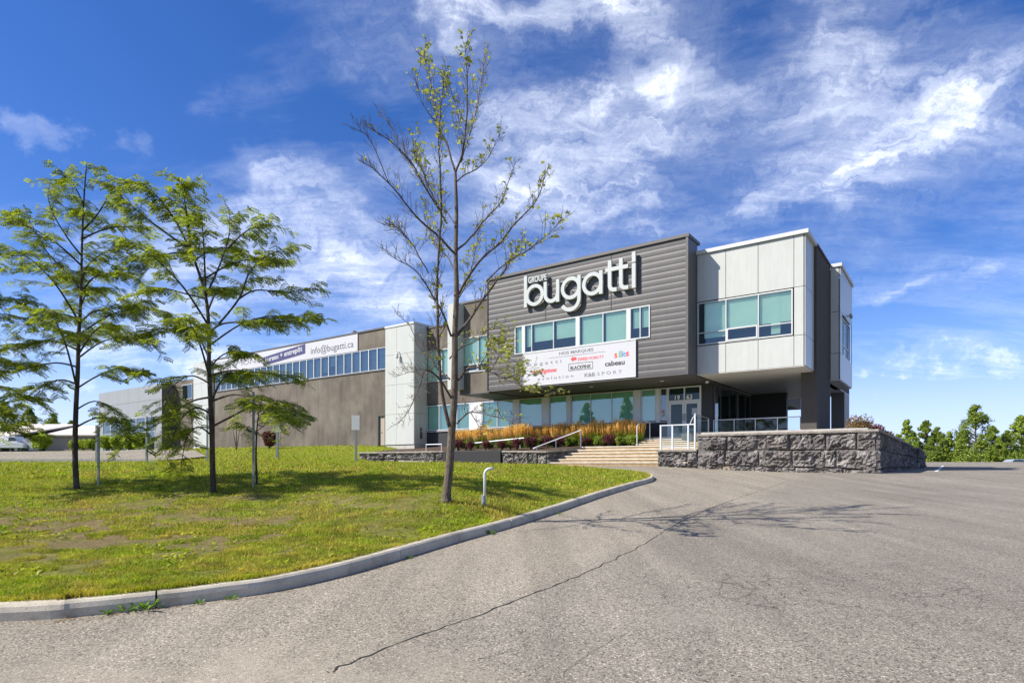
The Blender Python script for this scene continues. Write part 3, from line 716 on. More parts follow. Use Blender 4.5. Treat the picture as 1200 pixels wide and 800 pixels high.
def build_terrace():
    yW = -2.67; xc = .8107*(14.4-13.43)-.5855*(24-28)   # corner of the stone wall in the building frame
    # solve corner exactly on the wall plane
    xc = bx_(1029, yW)
    c = B(xc, yW, 0); l = B(bx_(817, yW), yW, 0); ll = B(bx_(770, yW), yW, 0)
    outF = -RY.copy()
    zc = zA(c.x, c.y)
    t = thing('retaining_wall', 'tall grey rough-cut block stone wall below the terrace and beside the asphalt', 'stone wall', (c.x, c.y, zc), ROT)
    mb = MB(); bk = MB(); cp = MB()
    ztop = 2.96-.11
    C3 = [(0, .16), (.16, .60), (.60, 1.0)]
    zl = zA(l.x, l.y); stone_run(mb, l, c, zl-.12, zc-.12, ztop, ztop, C3, .5, outF, 3); backing(bk, l, c, outF, zl-.2, zc-.2, ztop, ztop, .55)
    cap_run(cp, l, c+RX*.03, outF, 2.96, 2.96, .11, .55, 8)
    # side runs away to the right, stepping down
    m1 = Vector((23.1, 35.2, 0)); m2 = Vector((28.4, 42.0, 0)); sd = (m1-c).normalized(); outS = Vector((sd.y, -sd.x, 0))
    stone_run(mb, c, m1, zc-.12, zA(m1.x, m1.y)-.12, ztop, 2.55, C3, .5, outS, 11); backing(bk, c-outF*.0, m1, outS, zc-.2, 1.0, ztop, 2.55, .5)
    cap_run(cp, c, m1, outS, 2.96, 2.66, .11, .5, 18)
    m1b = m1+outS*.35; stone_run(mb, m1b, m2, 1.15, 1.2, 2.42, 2.2, C3, .5, outS, 12); backing(bk, m1b, m2, outS, 1.1, 1.1, 2.42, 2.2, .6)
    cap_run(cp, m1b, m2, outS, 2.53, 2.31, .11, .6, 19)
    # its far return
    e = (m2-m1b).normalized(); m3 = m2 - outS*6
    stone_run(mb, m2, m3, 1.2, 1.2, 2.2, 2.2, C3, .5, e, 14); backing(bk, m2, m3, e, 1.1, 1.1, 2.2, 2.2, .6)
    # lower length beside the stairs
    zz = zA(ll.x, ll.y); zt2 = 2.26
    stone_run(mb, ll, l, zz-.12, zl-.12, zt2-.1, zt2-.1, [(0, .2), (.2, 1.0)], .5, outF, 5); backing(bk, ll, l, outF, zz-.2, zl-.2, zt2-.1, zt2-.1, .55)
    cap_run(cp, ll-RX*.02, l-RX*.01, outF, zt2, zt2, .1, .55, 9)
    # cheek of the stairs and the step up to the taller wall
    backing(bk, l+RX*.07, l+RX*.07+RY*5.2, -RX, 1.2, 1.2, 2.95, 2.95, .5, 0)
    chk = ll + RY*.02
    part('stone_blocks', mb, M['block_stone'], t); part('wall_core', bk, M['block_stone'], t); part('coping', cp, M['cap_stone'], t)
    # terrace paving
    mb = MB(); P = [(bx_(817, yW)+.5, yW+.45), (xc-.4, yW+.45)]
    q = B(*P[1], 0); far = m1-outS*.45; d = lambda w: ((Vector((w.x-CX, w.y-CY, 0))).dot(RX), (Vector((w.x-CX, w.y-CY, 0))).dot(RY))
    f2 = d(far)
    outl = [(-5.75-.9, 0.1-.4), (-5.1-.6, yW+.45), P[1], (f2[0], f2[1]), (f2[0]-4, 16), (-5.0, 16), (-5.0, 2.6), (-8.6, 2.6), (-8.6, 1.35)]
    outl = [(-4.95, yW+.4), P[1], f2, (f2[0]-2, 20), (-5.0, 20), (-5.0, 2.75), (-8.9, 2.75), (-8.9, 1.3), (-4.95, 1.3)]
    mb.prism([(x, y) for x, y in outl], 2.7, 3.05, lambda p, z: B(p[0], p[1], z if p[1] < 100 else z))
    solo('terrace', mb, M['concrete'], kind='structure')
    # low wall west of the stairs
    w = thing('garden_wall', 'low stone wall edging the planting bed left of the stairs', 'stone wall', B(bx_(530, yW), yW, 1.5), ROT)
    mb = MB(); bk = MB(); cp = MB(); dk = MB()
    pts = [(bx_(420, yW), 1.70, 2.38), (bx_(520, yW), 1.60, 2.38), (bx_(588, yW), 1.52, 2.34), (bx_(641, yW), 1.48, 2.28)]
    for k in (0, 2):
        a, b = pts[k], pts[k+1]; A_, B_ = B(a[0], yW, 0), B(b[0], yW, 0)
        stone_run(mb, A_, B_, a[1]-.1, b[1]-.1, a[2]-.1, b[2]-.1, [(0, 1.0)] if k else [(0, .45), (.45, 1)], .4, outF, 21+k, .9); backing(bk, A_, B_, outF, a[1]-.2, b[1]-.2, a[2]-.1, b[2]-.1, .4)
        cap_run(cp, A_, B_, outF, a[2], b[2], .1, .4, 31+k)
    e0, e1 = B(bx_(641, yW), yW, 0), B(bx_(690, yW+2.7), yW+2.7, 0); dd = (e1-e0).normalized(); oo = Vector((dd.y, -dd.x, 0))
    stone_run(mb, e0, e1, 1.4, 1.4, 2.18, 2.4, [(0, 1.0)], .3, oo, 27, .9); backing(bk, e0, e1, oo, 1.4, 1.4, 2.18, 2.4, .35); cap_run(cp, e0, e1, oo, 2.28, 2.5, .1, .35, 37)
    a, b = pts[1], pts[2]
    dk.box(a[0], b[0], yW-.12, yW+.3, 1.3, 2.37)
    part('stone_blocks', mb, M['block_stone'], w); part('wall_core', bk, M['block_stone'], w); part('coping', cp, M['cap_stone'], w)
    part('smooth_panel', dk, M['ink_black'], w, label='dark smooth length of the low wall', bevel=.02)
    # stairs
    s = thing('staircase', 'broad pale stone staircase climbing from the asphalt to the glazed entrance', 'stairs', B(-13, -2.6, 1.45), ROT)
    tr = MB(); rs = MB(); xr = bx_(770, yW)
    def xl(k): return bx_(636 + k*9.0, yW + .45*k)
    for k in range(6):
        y0 = yW+.06 + .45*k; z1 = 1.5+.175*(k+1); x0 = xl(k)
        rs.box(x0+.02, xr+3.6, y0+.03, y0+.64, z1-.175+(0 if k else -.3), z1-.055)
        tr.box(x0, xr+3.6, y0, y0+(.60 if k < 5 else .72), z1-.055, z1)
        if k == 5: tr.box(-8.9, xr+3.6, y0+.72, y0+2.2, z1-.055, z1)
    for k in range(4):
        y0 = yW+2.95+.36*k; z1 = 2.55+.125*(k+1); x0 = bx_(744+k*3.2, y0)
        rs.box(x0+.02, -5.05, y0+.03, yW+4.4, z1-.125+.001, z1-.045)
        tr.box(x0, -5.05, y0, y0+(.5 if k < 3 else 1.0), z1-.045, z1)
    part('riser', rs, M['riser_shade_stone'], s); part('tread', tr, M['step_stone'], s, bevel=.008)
build_terrace()
# ------------------------------------------------------------------ the office building
ZT = 1.6+11.24; ZW = 12.29; ZS = 6.03; ZWS = 6.10; FL = 3.05
YG = -1.235; YK = 2.71
bld = thing('office_building', 'two-storey office and warehouse in grey corrugated metal, white panels and brown stucco', 'building', B(0, 0, 2.9), ROT)
fm = lambda y0: (lambda u, d, v: B(u, y0-d, v))            # facade planes: u along, d outwards, v up
sm_ = lambda x0: (lambda u, d, v: B(x0+d, u, v))           # side planes: u into the depth
lm_ = lambda x0: (lambda u, d, v: B(x0-d, u, v))

def window(m, u0, u1, v0, v1, mull=(), trans=(), fw=.05, blinds=(), glass='glass_teal', post=(), name='window', recess=0.0, sash=(), parent=None, blmat='blind', frame='white_trim', backd=.0):
    """frame is the part; pane, blind and dark room behind are its sub-parts"""
    parent = parent or bld
    fr = MB(); d0, d1 = -.06-recess, .05-recess
    for a, b in ((u0, u0+fw), (u1-fw, u1)): fr.box(a, b, d0, d1, v0, v1, m)
    for a, b in ((v0, v0+fw), (v1-fw, v1)): fr.box(u0+fw, u1-fw, d0, d1, a, b, m)
    for x in mull: fr.box(x-.022, x+.022, d0, d1-.004, v0+fw, v1-fw, m)
    for x, w in post: fr.box(x-w/2, x+w/2, d0, d1+.012, v0+.002, v1-.002, m)
    for a, b, z in trans: fr.box(a, b, d0, d1-.008, z-.022, z+.022, m)
    for a, b, c, e in sash:
        for q in ((a, b, c, c+.07), (a, b, e-.07, e), (a, a+.07, c+.07, e-.07), (b-.07, b, c+.07, e-.07)): fr.box(q[0], q[1], d0, d1+.02, q[2], q[3], m)
    f = part(name, fr, M[frame], parent)
    p = MB(); p.quad(m(u0+fw, .015-recess, v0+fw), m(u1-fw, .015-recess, v0+fw), m(u1-fw, .015-recess, v1-fw), m(u0+fw, .015-recess, v1-fw)); part('pane', p, M[glass], f)
    if blinds:
        b = MB()
        for a, c, e in blinds: dd = -.085-.03*((a*7.3) % 1); b.quad(m(a, dd-recess, e), m(c, dd-recess, e), m(c, dd-recess, v1-fw), m(a, dd-recess, v1-fw))
        part('blind', b, M[blmat], f)
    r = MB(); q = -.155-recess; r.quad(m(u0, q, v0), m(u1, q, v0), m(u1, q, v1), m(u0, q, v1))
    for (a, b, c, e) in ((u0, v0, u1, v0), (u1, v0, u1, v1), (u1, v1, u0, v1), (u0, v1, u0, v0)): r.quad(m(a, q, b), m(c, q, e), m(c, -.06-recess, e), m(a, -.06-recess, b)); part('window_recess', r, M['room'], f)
    return f

def panels(m, us, vs, skip, th=.03, gap=.012, mb=None):
    mb = mb or MB()
    for i in range(len(us)-1):
        for j in range(len(vs)-1):
            if (i, j) in skip: continue
            mb.box(us[i]+gap, us[i+1]-gap, 0, th, vs[j]+gap, vs[j+1]-gap, m)
    return mb

def build_grey():
    xr, xl = -4.99, bx_(572, YG)
    wx0, wx1 = bx_(603.6, YG), bx_(762, YG); wz0, wz1 = 8.02, 9.68
    seams = [bx_(639.5, YG), bx_(716.5, YG)]
    bz0 = 6.2
    cl = MB(); step = .30
    prof = []
    nb = int(round((ZT-.12-ZS)/step)); h = (ZT-.12-ZS)/nb
    for b in range(nb):
        z = ZS+b*h
        for k, o in ((0, .0), (.08, .0), (.11, .005), (.3, .0100), (.6, .0125), (.85, .009), (.98, .002)): prof.append((z+k*h, o))
    prof.append((ZT-.12, 0))
    def strip(x0, x1, za, zb):
        pp = [(z, o) for z, o in prof if za < z < zb]
        def oo(z): return float(np.interp(z, [q[0] for q in prof], [q[1] for q in prof]))
        pp = [(za, oo(za))] + pp + [(zb, oo(zb))]
        for (z0, o0), (z1, o1) in zip(pp, pp[1:]): cl.quad(B(x0, YG-o0-.0, z0), B(x1, YG-o0, z0), B(x1, YG-o1, z1), B(x0, YG-o1, z1))
    cuts = sorted([xl, xr-.12] + seams); g = .035
    segs = []
    for a, b in zip(cuts, cuts[1:]): segs.append((a+(g if a in seams else 0), b-(g if b in seams else 0)))
    for a, b in segs:
        # above the window band and below it
        xs = sorted({a, b} | {x for x in (wx0, wx1) if a < x < b})
        for p, q in zip(xs, xs[1:]):
            mid = (p+q)/2
            if wx0 < mid < wx1: strip(p, q, ZS, wz0); strip(p, q, wz1, ZT-.12)
            else: strip(p, q, ZS, ZT-.12)
    part('cladding', cl, M['cladding_grey'], bld)
    tr = MB()
    tr.box(xr-.12, xr, YG-.075, YG+.02, ZS-.01, ZT-.12)          # corner trim
    tr.box(xl-.03, xr+.05, YG-.10, YG+.35, ZT-.12, ZT+.03)       # coping
    tr.box(xr-.35, xr+.05, YG-.10+.47, .3, ZT-.12, ZT+.03)
    tr.box(xl-.03, xl, YG-.07, YG+.3, ZS-.01, ZT-.12)
    tr.box(xl-.03, xr, YG-.075, YG-.0, ZS-.05, ZS-.002)
    sj = MB()
    for x in seams: sj = MB(); sj.box(x-g, x+g, YG-.004, YG+.01, wz1, ZT-.12); part('seam', sj, M['gap_dark'], bld)
    part('metal_trim', tr, M['trim_grey'], bld)
    sd = MB()
    sd.box(xr-.3, xr-.006, YG+.02, .03, ZS+.002, ZT-.125)           # dark return on the right
    sd.box(xl+.05, xr-.31, YG+.2, 12, ZS+.1, ZT-.5)
    part('dark_return', sd, M['trim_grey'], bld)
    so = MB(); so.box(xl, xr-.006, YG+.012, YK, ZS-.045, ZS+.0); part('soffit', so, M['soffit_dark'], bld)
    # window band
    U = lambda px: bx_(px, YG)
    posts = [(U(614), .22), (U(677.5), .25), (U(737), .24)]
    mull = [U(623.5), U(649), U(707), U(750.5)]
    bl = [(wx0+.06, U(612), 8.15), (U(616.3), U(622.5), 8.4), (U(625), U(648), 8.62), (U(651), U(675), 8.62), (U(681), U(706), 8.1), (U(709), U(734), 8.1), (U(741), U(749.5), 8.6), (U(751.5), U(761), 8.6)]
    fillb = fm(YG)
    window(fillb, wx0, wx1, wz0, wz1, mull, (), .06, bl, 'glass_teal', posts, recess=.0)
build_grey()

def build_white_box():
    m = fm(0.0)
    x0, x1 = -4.985, 0.0
    U = lambda px: bx_(px, 0)
    us = [x0, U(850.7), U(888.6), U(930.5), x1-.03]; vz = [ZWS, 7.52, 9.75, ZW-.16]
    core = MB(); core.box(x0, -.01, .2, 15, ZWS+.05, ZW-.25); part('wall_core', core, M['gap_dark'], bld)
    mb = panels(m, us, vz, {(0, 1), (1, 1), (2, 1)}, .035)
    # side panels to the brown fin
    s = sm_(0.0)
    panels(s, [-.035, 2.1], vz, set(), .035, .012, mb)
    part('white_panels', mb, M['white_panel'], bld)
    wx0, wx1 = x0+.02, U(929.2); wz0, wz1 = 7.56, 9.71
    zt = 8.17
    U1, U2 = U(851), U(889)
    window(m, wx0, wx1, wz0, wz1, [U1, U2], [(wx0+.06, U1, zt), (U2, wx1-.06, zt-.02)], .06,
           [(wx0+.3, U1-.02, 7.9), (U1+.03, U2-.03, 8.28), (U2+.03, wx1-.07, 8.25), (U(903), U(914), 7.72)], 'glass_teal', (), sash=[(U1+.03, U2-.03, wz0+.05, 8.24)])
    cp = MB()
    cp.box(x0-.02, .18, -.14, .35, ZW-.15, ZW+.03); cp.box(-.3, .18, .35, 2.1, ZW-.15, ZW+.03)
    part('coping', cp, M['white_trim'], bld)
    cp = MB(); cp.box(-.3, .22, 2.1, 6.2, ZW-.10, ZW-.02); part('fin_coping', cp, M['trim_grey'], bld)
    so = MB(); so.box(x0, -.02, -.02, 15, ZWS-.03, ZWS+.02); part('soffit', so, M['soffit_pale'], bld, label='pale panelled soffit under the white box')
    fin = MB(); fin.box(-.55, .15, 2.1, 6.2, 2.6, ZW-.11); part('brown_fin', fin, M['fin_brown'], bld)
    # rear bump-out
    m2 = fm(6.2); xb = .6
    core = MB(); core.box(-.3, xb-.28, 6.235, 10.9, ZWS+.03, ZW-.25); part('wall_core', core, M['gap_dark'], bld)
    mb = panels(m2, [.16, xb-.03], vz, set(), .035)
    s2 = sm_(xb); wy0, wy1 = by_(986.3, xb), by_(997.3, xb)
    panels(s2, [6.165, wy0, wy1, 10.9], vz, {(1, 1)}, .035, .012, mb)
    part('white_panels', mb, M['white_panel'], bld, label='white panels of the rear bump-out')
    cp = MB(); cp.box(.16, xb+.12, 6.08, 6.4, ZW-.15, ZW+.03); cp.box(xb-.3, xb+.12, 6.4, 10.95, ZW-.15, ZW+.03); part('coping', cp, M['white_trim'], bld)
    window(s2, wy0, wy1, 7.62, 9.72, [wy0+(wy1-wy0)*.33, wy0+(wy1-wy0)*.66], [(wy0+.06, wy1-.06, 8.2)], .06, (), 'glass_blue', frame='alu', recess=.1)
    so = MB(); so.box(-.3, xb, 6.18, 10.9, ZWS-.03, ZWS+.015); so.box(-1.2, 0, 10.9, 15, ZWS-.032, ZWS+.015); part('soffit', so, M['soffit_pale'], bld)
    col = MB(); col.box(-.75, 0.0, 12.7, 14.9, 2.6, ZWS-.034); part('column', col, M['trim_grey'], bld)
    # the body of the building
    r = MB(); r.box(bx_(540, YG)+.3, x0, 3, 26, 6.2, 11.4); part('body', r, M['stucco'], bld)
    cam_ = MB(); c = B(xb+.05, by_(991.5, xb), 9.95)
    cam_.tube([c, c+RX*.22-RY*.02+Vector((0,0,-.03))], .03, 8); cam_.tube([c+RX*.2-RY*.26+Vector((0,0,-.02)), c+RX*.2+RY*.1+Vector((0,0,-.06))], .085, 10); part('security_camera', cam_, M['galv'], bld)
build_white_box()

def build_ground_floor():
    m = fm(YK); U = lambda px: bx_(px, YK)
    sz0, sz1 = 4.05, 5.90
    w = MB()                                                       # dark base and header, right corner pier
    xd0, xd1 = U(782.5), U(822)
    w.box(U(500), xd0, YK, YK+.3, 2.2, sz0); w.box(U(500), -5.1, YK, YK+.3, sz1, ZS-.046); w.box(xd1, -5.1, YK, YK+.3, FL-.02, sz1)
    w.box(-5.4, -5.1, YK+.3, YK+8.0, sz1, ZS-.046); w.box(-5.4, -5.1, YK+.3, YK+8, 2.9, FL+.12)
    w.box(-5.4, -5.1, YK+7.6, YK+8, FL+.12, sz1)
    w.box(-5.1, -2.96, YK+7.9, YK+8.3, 2.9, ZWS-.031)
    w.box(U(500), -5.5, YK+.9, YK+1.0, 2.6, ZS-.05)
    part('dark_wall', w, M['dark_slate'], bld)
    # posts (light aluminium) between groups of panes
    P = [(551, 565), (602, 609), (636, 644), (665, 669.3), (743.2, 751.2), (769.3, 773.5)]
    G = [(500.5, 550.8, [515, 536]), (565.2, 601.8, [583]), (609.2, 635.8, []), (644.2, 664.8, []), (669.5, 743, [692.5, 717]), (751.4, 769.1, []), (773.7, 782.3, [])]
    ps = MB()
    for a, b in P: ps.box(U(a), U(b), YK-.07, YK+.05, sz0-.06, sz1)
    ps.box(U(500), xd0, YK-.10, YK-.002, sz0-.10, sz0-.062)
    part('window_post', ps, M['alu'], bld)
    for i, (a, b, mm) in enumerate(G):
        u0, u1 = U(a)+.004, U(b)-.004
        bl = [] if i == 6 else [(u0+.05, u1-.05, sz0+.05)]
        if i == 4: bl = [(u0+.05, u1-.05, sz0+.05)]
        window(m, u0, u1, sz0, sz1, [U(x) for x in mm], (), .05, bl, 'glass_low', frame='alu')
    # sign in the narrow pane
    s = MB(); s.box(U(774.9), U(778.3), YK-.058, YK-.05, 4.3, 4.68); nz = part('notice', s, M['banner_white'], bld)
    s = MB(); cc = (U(776.7), 4.56); s.prism([(cc[0]+.055*math.cos(a), cc[1]+.055*math.sin(a)) for a in np.linspace(0, 2*math.pi, 15)[:-1]], YK-.066, YK-.0585, lambda p, y: B(p[0], y, p[1])); part('mark', s, M['ink_red'], nz)
    # side glazing under the overhang
    s = sm_(-5.1); y0, y1 = YK+.30, YK+7.6
    window(s, y0, y1, FL+.12, sz1, [by_(844, -5.1), by_(854.5, -5.1), by_(873, -5.1)], (), .06, (), 'glass_low', [(by_(863.5, -5.1), .35)], frame='trim_grey', name='window')
    # entrance doors
    fr = MB(); zt = 5.05; ztop = sz1; d0, d1 = -.02, .06
    mid = (xd0+xd1)/2+.02
    for a, b in ((xd0, xd0+.09), (xd1-.09, xd1)): fr.box(a, b, d0, d1, FL, ztop, m)
    fr.box(xd0+.09, xd1-.09, d0, d1, ztop-.07, ztop, m); fr.box(xd0+.09, xd1-.09, d0, d1, zt, zt+.10, m); fr.box(mid-.035, mid+.035, d0, d1, zt+.10, ztop-.07, m)
    f = part('entrance_frame', fr, M['alu'], bld)
    p = MB(); p.quad(m(xd0+.09, 0, zt+.1), m(xd1-.09, 0, zt+.1), m(xd1-.09, 0, ztop-.07), m(xd0+.09, 0, ztop-.07)); part('transom_pane', p, M['glass_door'], f)
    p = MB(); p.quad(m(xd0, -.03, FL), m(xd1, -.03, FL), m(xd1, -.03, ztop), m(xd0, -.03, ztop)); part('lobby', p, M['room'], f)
    for a, b, hx in ((xd0+.10, mid-.008, 1), (mid+.008, xd1-.10, 0)):
        d = MB(); st = .11
        for q in ((a, a+st, FL+.01, zt-.01), (b-st, b, FL+.01, zt-.01), (a+st, b-st, FL+.01, FL+.22), (a+st, b-st, zt-.12, zt-.01)): d.box(q[0], q[1], .0, .055, q[2], q[3], m)
        dr = part('door', d, M['alu'], bld)
        p = MB(); p.quad(m(a+st, .02, FL+.22), m(b-st, .02, FL+.22), m(b-st, .02, zt-.12), m(a+st, .02, zt-.12)); part('pane', p, M['glass_door'], dr)
        h = MB(); hx_ = (b-.055) if hx else (a+.055); h.tube([m(hx_, .05, FL+.95), m(hx_, .13, FL+.98), m(hx_, .13, FL+1.3), m(hx_, .05, FL+1.33)], .018, 6); part('handle', h, M['galv'], dr)
    n = MB(); n.box(mid+.42, mid+.72, YK-.030, YK-.024, FL+1.25, FL+1.62); part('notice', n, M['banner_white'], bld)
    # street number
    txt('19', mid-.60, 5.18, .36, fm(YK), .07, 'number_white', bld, 'house_number', bold=True)
    txt('63', mid+.12, 5.18, .36, fm(YK), .07, 'number_white', bld, 'house_number', bold=True)
    l = MB(); l.lathe(B(bx_(828.5, 1.6), 1.6, ZS-.2), [(.03, 0), (.09, .03), (.1, .1), (.07, .15)], 12); part('ceiling_lamp', l, M['white_trim'], bld)
    for px in (693, 776):
        l = MB(); l.lathe(B(bx_(px, .4), .4, ZS-.06), [(.02, 0), (.11, 0), (.12, .014)], 14); part('ceiling_lamp', l, M['white_trim'], bld)

def txt_mesh(s, size, bold=False, ital=False, align='LEFT', space=1.0):
    cu = bpy.data.curves.new('t', 'FONT'); cu.body = s; cu.size = size; cu.space_character = space; cu.align_x = align; cu.resolution_u = 4
    if bold: cu.offset = size*.022
    if ital: cu.shear = .25
    o = bpy.data.objects.new('t', cu); COL.objects.link(o); dg = bpy.context.evaluated_depsgraph_get(); dg.update()
    me = bpy.data.meshes.new_from_object(o.evaluated_get(dg)); bpy.data.objects.remove(o); bpy.data.curves.remove(cu)
    v = [(p.co.x, p.co.y) for p in me.vertices]; f = [tuple(p.vertices) for p in me.polygons]; bpy.data.meshes.remove(me); return v, f
def txt(s, u, v, size, m, d, mat, parent, name='lettering', bold=False, ital=False, sx=1.0, ang=0.0, align='LEFT', space=1.0, width=None, label=None):
    V, F = txt_mesh(s, size, bold, ital, align, space)
    xs = [p[0] for p in V]
    if width: sx = width/(max(xs)-min(xs)); off = min(xs)
    else: off = 0
    c, s_ = math.cos(ang), math.sin(ang)
    mb = MB()
    for x, y in V:
        x = (x-off)*sx; a, b = x*c-y*s_, x*s_+y*c; mb.v.append(tuple(m(u+a, d, v+b)))
    mb.f = F
    return part(name, mb, M[mat], parent, label=label)
build_ground_floor()

def build_left_wing():
    # bay beside the grey cladding
    YB = -1.12; xl, xr = bx_(539, YB), bx_(572, YG); U = lambda px: bx_(px, YB)
    m = fm(YB); zt = 11.66
    wx0, wx1 = U(541), xr-.02; wz0, wz1 = bz_(556, 436, YB), bz_(556, 394.5, YB)
    w = MB(); w.box(xl, xr, YB, YB+.3, ZS-.04, wz0); w.box(xl, xr, YB, YB+.3, wz1, zt); w.box(xl, xl+.02, YB, YK, ZS-.04, zt); w.box(xl, xr, YB+.3, YK+1, 6.1, zt-.1)
    part('bay_wall', w, M['stucco'], bld)
    c = MB(); c.box(xl-.05, xr, YB-.06, YB+.35, zt, zt+.12); c.box(xl-.02, xr, YB-.03, YB+.02, ZS-.10, ZS-.042); part('metal_trim', c, M['trim_grey'], bld)
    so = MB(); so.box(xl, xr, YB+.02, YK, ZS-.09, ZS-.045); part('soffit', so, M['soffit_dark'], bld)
    zr = wz0+.50; um = U(561)
    window(m, wx0, wx1, wz0, wz1, [um], [(wx0+.05, wx1-.05, zr)], .055, [(wx0+.06, um-.02, zr+.03), (um+.02, wx1-.05, zr+.03)], 'glass_teal', sash=[(wx0+.05, um-.02, wz0+.04, zr+.03)], recess=-.01)
    # white fin
    f = MB(); YF = -1.75; f.box(bx_(524.5, YF), bx_(536, YF), YF, YK+.2, 6.25, 11.6); part('white_fin', f, M['white_panel'], bld)
    # set back brown section
    U = lambda px: bx_(px, YK); m = fm(YK)
    x0, x1 = -26.45, xl+.1
    wz0, wz1 = bz_(512, 447, YK), bz_(512, 410, YK); wx1 = U(531)
    w = MB(); w.box(x0, x1, YK+.001, YK+.3, ZS-.046, wz0); w.box(x0, x1, YK+.001, YK+.3, wz1, 11.66); w.box(wx1, x1, YK+.001, YK+.3, wz0, wz1); w.box(x0, x1, YK+.3, YK+1.5, ZS, 11.5)
    w.box(x0, x1, YK+.3, YK+.5, 2.2, ZS)
    part('brown_wall', w, M['stucco'], bld)
    c = MB(); c.box(x0, x1, YK-.06, YK+.3, 11.66, 11.78); part('metal_trim', c, M['trim_grey'], bld)
    window(m, x0+.02, wx1, wz0, wz1, [U(518)], [(x0+.07, wx1-.05, wz0+.5)], .055, [(x0+.1, U(517.5), wz0+.1), (U(518.5), wx1-.06, wz0+.55)], 'glass_teal')
    # white tower
    YT = 1.39; xa, xb = -29.42, -26.4; zt = 11.95
    core = MB(); core.box(xa, xb, YT+.035, 6, 3.02, zt-.15); part('wall_core', core, M['gap_dark'], bld)
    base = MB(); base.box(xa+.02, xb+.0, YT+.04, YK+.3, 2.3, 3.02); part('plinth', base, M['concrete'], bld)
    U = lambda px: bx_(px, YT); vs = [3.02, 5.3, 7.5, 9.75, zt-.12]
    mb = panels(fm(YT), [xa, U(465), xb], vs, set(), .03, .009); panels(sm_(xb), [YT-.03, (YT+YK)/2, YK], vs, set(), .03, .009, mb)
    part('white_panels', mb, M['white_panel'], bld, label='white panelled stair tower')
    c = MB(); c.box(xa-.02, xb+.08, YT-.08, YT+.3, zt-.12, zt+.03); c.box(xb-.3, xb+.08, YT+.3, 6, zt-.12, zt+.03); part('coping', c, M['white_trim'], bld)
    l = MB(); p = B(U(468), YT-.03, 9.9); l.tube([p, p-RY*.15, p-RY*.22+Vector((0,0,-.08))], .035, 6); l.lathe(p-RY*.22+Vector((0,0,-.5)), [(.1, 0), (.12, .1), (.1, .35), (.03, .42)], 10); part('wall_lamp', l, M['white_trim'], bld)
    e = MB(); ys = (YT+YK)/2; e.box(xb+.032, xb+.13, ys-.08, ys+.08, 3.45, 3.95); e.box(xb+.032, xb+.10, ys-.06, ys+.06, 4.0, 4.25); part('meter_box', e, M['trim_grey'], bld)
    # warehouse
    YW_ = 1.5; m = fm(YW_); x0, x1 = bx_(250, YW_), xa
    zs0, zs1, zt = 8.80, 10.48, 11.9
    w = MB(); dx0, dx1 = bx_(442.3, YW_), bx_(450.6, YW_)
    w.box(x0, dx0, YW_, YW_+.3, 2.2, zs0); w.box(dx1, x1, YW_, YW_+.3, 2.2, zs0); w.box(dx0, dx1, YW_, YW_+.3, 5.32, zs0); w.box(x0, x1, YW_, YW_+.3, zs1, zt); w.box(x0, x1, YW_+.31, 30, 2.2, zt-.4)
    part('warehouse_wall', w, M['stucco'], bld)
    j = MB()
    for x in np.arange(x0+2.2, x1, 2.93):
        if x < dx0-.3 or x > dx1+.3: j = MB(); j.box(x-.010, x+.010, YW_-.003, YW_+.01, 3.0, zs0-.1); part('panel_joint', j, M['fin_brown'], bld)
    x = bx_(440.5, YW_); j = MB(); j.box(x-.012, x+.012, YW_-.004, YW_+.01, zs1+.03, zt); part('panel_joint', j, M['fin_brown'], bld)
    c = MB(); c.box(x0, x1, YW_-.08, YW_+.35, zt, zt+.12); c.box(x0, x1, YW_-.06, YW_-.002, zs0-.09, zs0-.03); part('metal_trim', c, M['trim_grey'], bld)
    rb_ = random.Random(4); xs = list(np.arange(x1-.02, x0, -.985))
    for a, b in zip(xs[1:], xs): window(m, a, b, zs0, zs1, (), (), .035, [(a+.035, b-.035, zs0+.035+(.0 if rb_.random() < .6 else rb_.uniform(.2, .9)))], 'glass_blue', frame='alu', blmat='room_mid')
    d = MB(); d.box(dx0+.12, dx1, YW_+.12, YW_+.17, 3.0, 5.25); dd = part('door', d, M['door_beige'], bld)
    k = MB(); k.tube([B(dx0+.25, YW_+.12, 4.05), B(dx0+.25, YW_+.04, 4.05), B(dx0+.4, YW_+.04, 4.05)], .02, 6); part('handle', k, M['galv'], dd)
    d = MB(); d.box(dx0, dx0+.12, YW_-.02, YW_+.2, 3.0, 5.32); d.box(dx0+.12, dx1+.06, YW_-.02, YW_+.2, 5.25, 5.32); part('door_frame', d, M['trim_grey'], bld)
    p = MB(); q = B(bx_(415, 4), 4, 11.9); p.lathe(q, [(.14, -.3), (.14, .85), (.22, .86), (.22, 1.05), (.1, 1.12)], 12); part('roof_vent', p, M['galv'], bld)
    # white block at the far end of the warehouse, brown recess, entrance wing
    Y2 = 1.2; a, b = bx_(227, Y2), x0
    core = MB(); core.box(a, b, Y2+.035, 6, 2.3, 11.8); part('wall_core', core, M['gap_dark'], bld)
    mb = panels(fm(Y2), [a, (a+b)/2, b], [2.9, 5.3, 7.5, 9.75, 11.9], set(), .03, .01); panels(sm_(b), [Y2-.03, 1.6], [2.9, 5.3, 7.5, 9.75, 11.9], set(), .03, .01, mb); part('white_panels', mb, M['white_panel'], bld)
    YB2 = 2.6; a2 = bx_(190, 2.6)-1; w = MB(); w.box(a2, a, YB2, 8, 2.3, 10.7); part('brown_wall', w, M['stucco'], bld)
    window(fm(2.6), bx_(214, 2.6), bx_(226, 2.6), 8.6, 10.2, (), (), .05, (), 'glass_blue', recess=-.03)
    a3 = bx_(116, Y2); b3 = bx_(190, Y2)
    g0 = 3.1; gz = 6.9
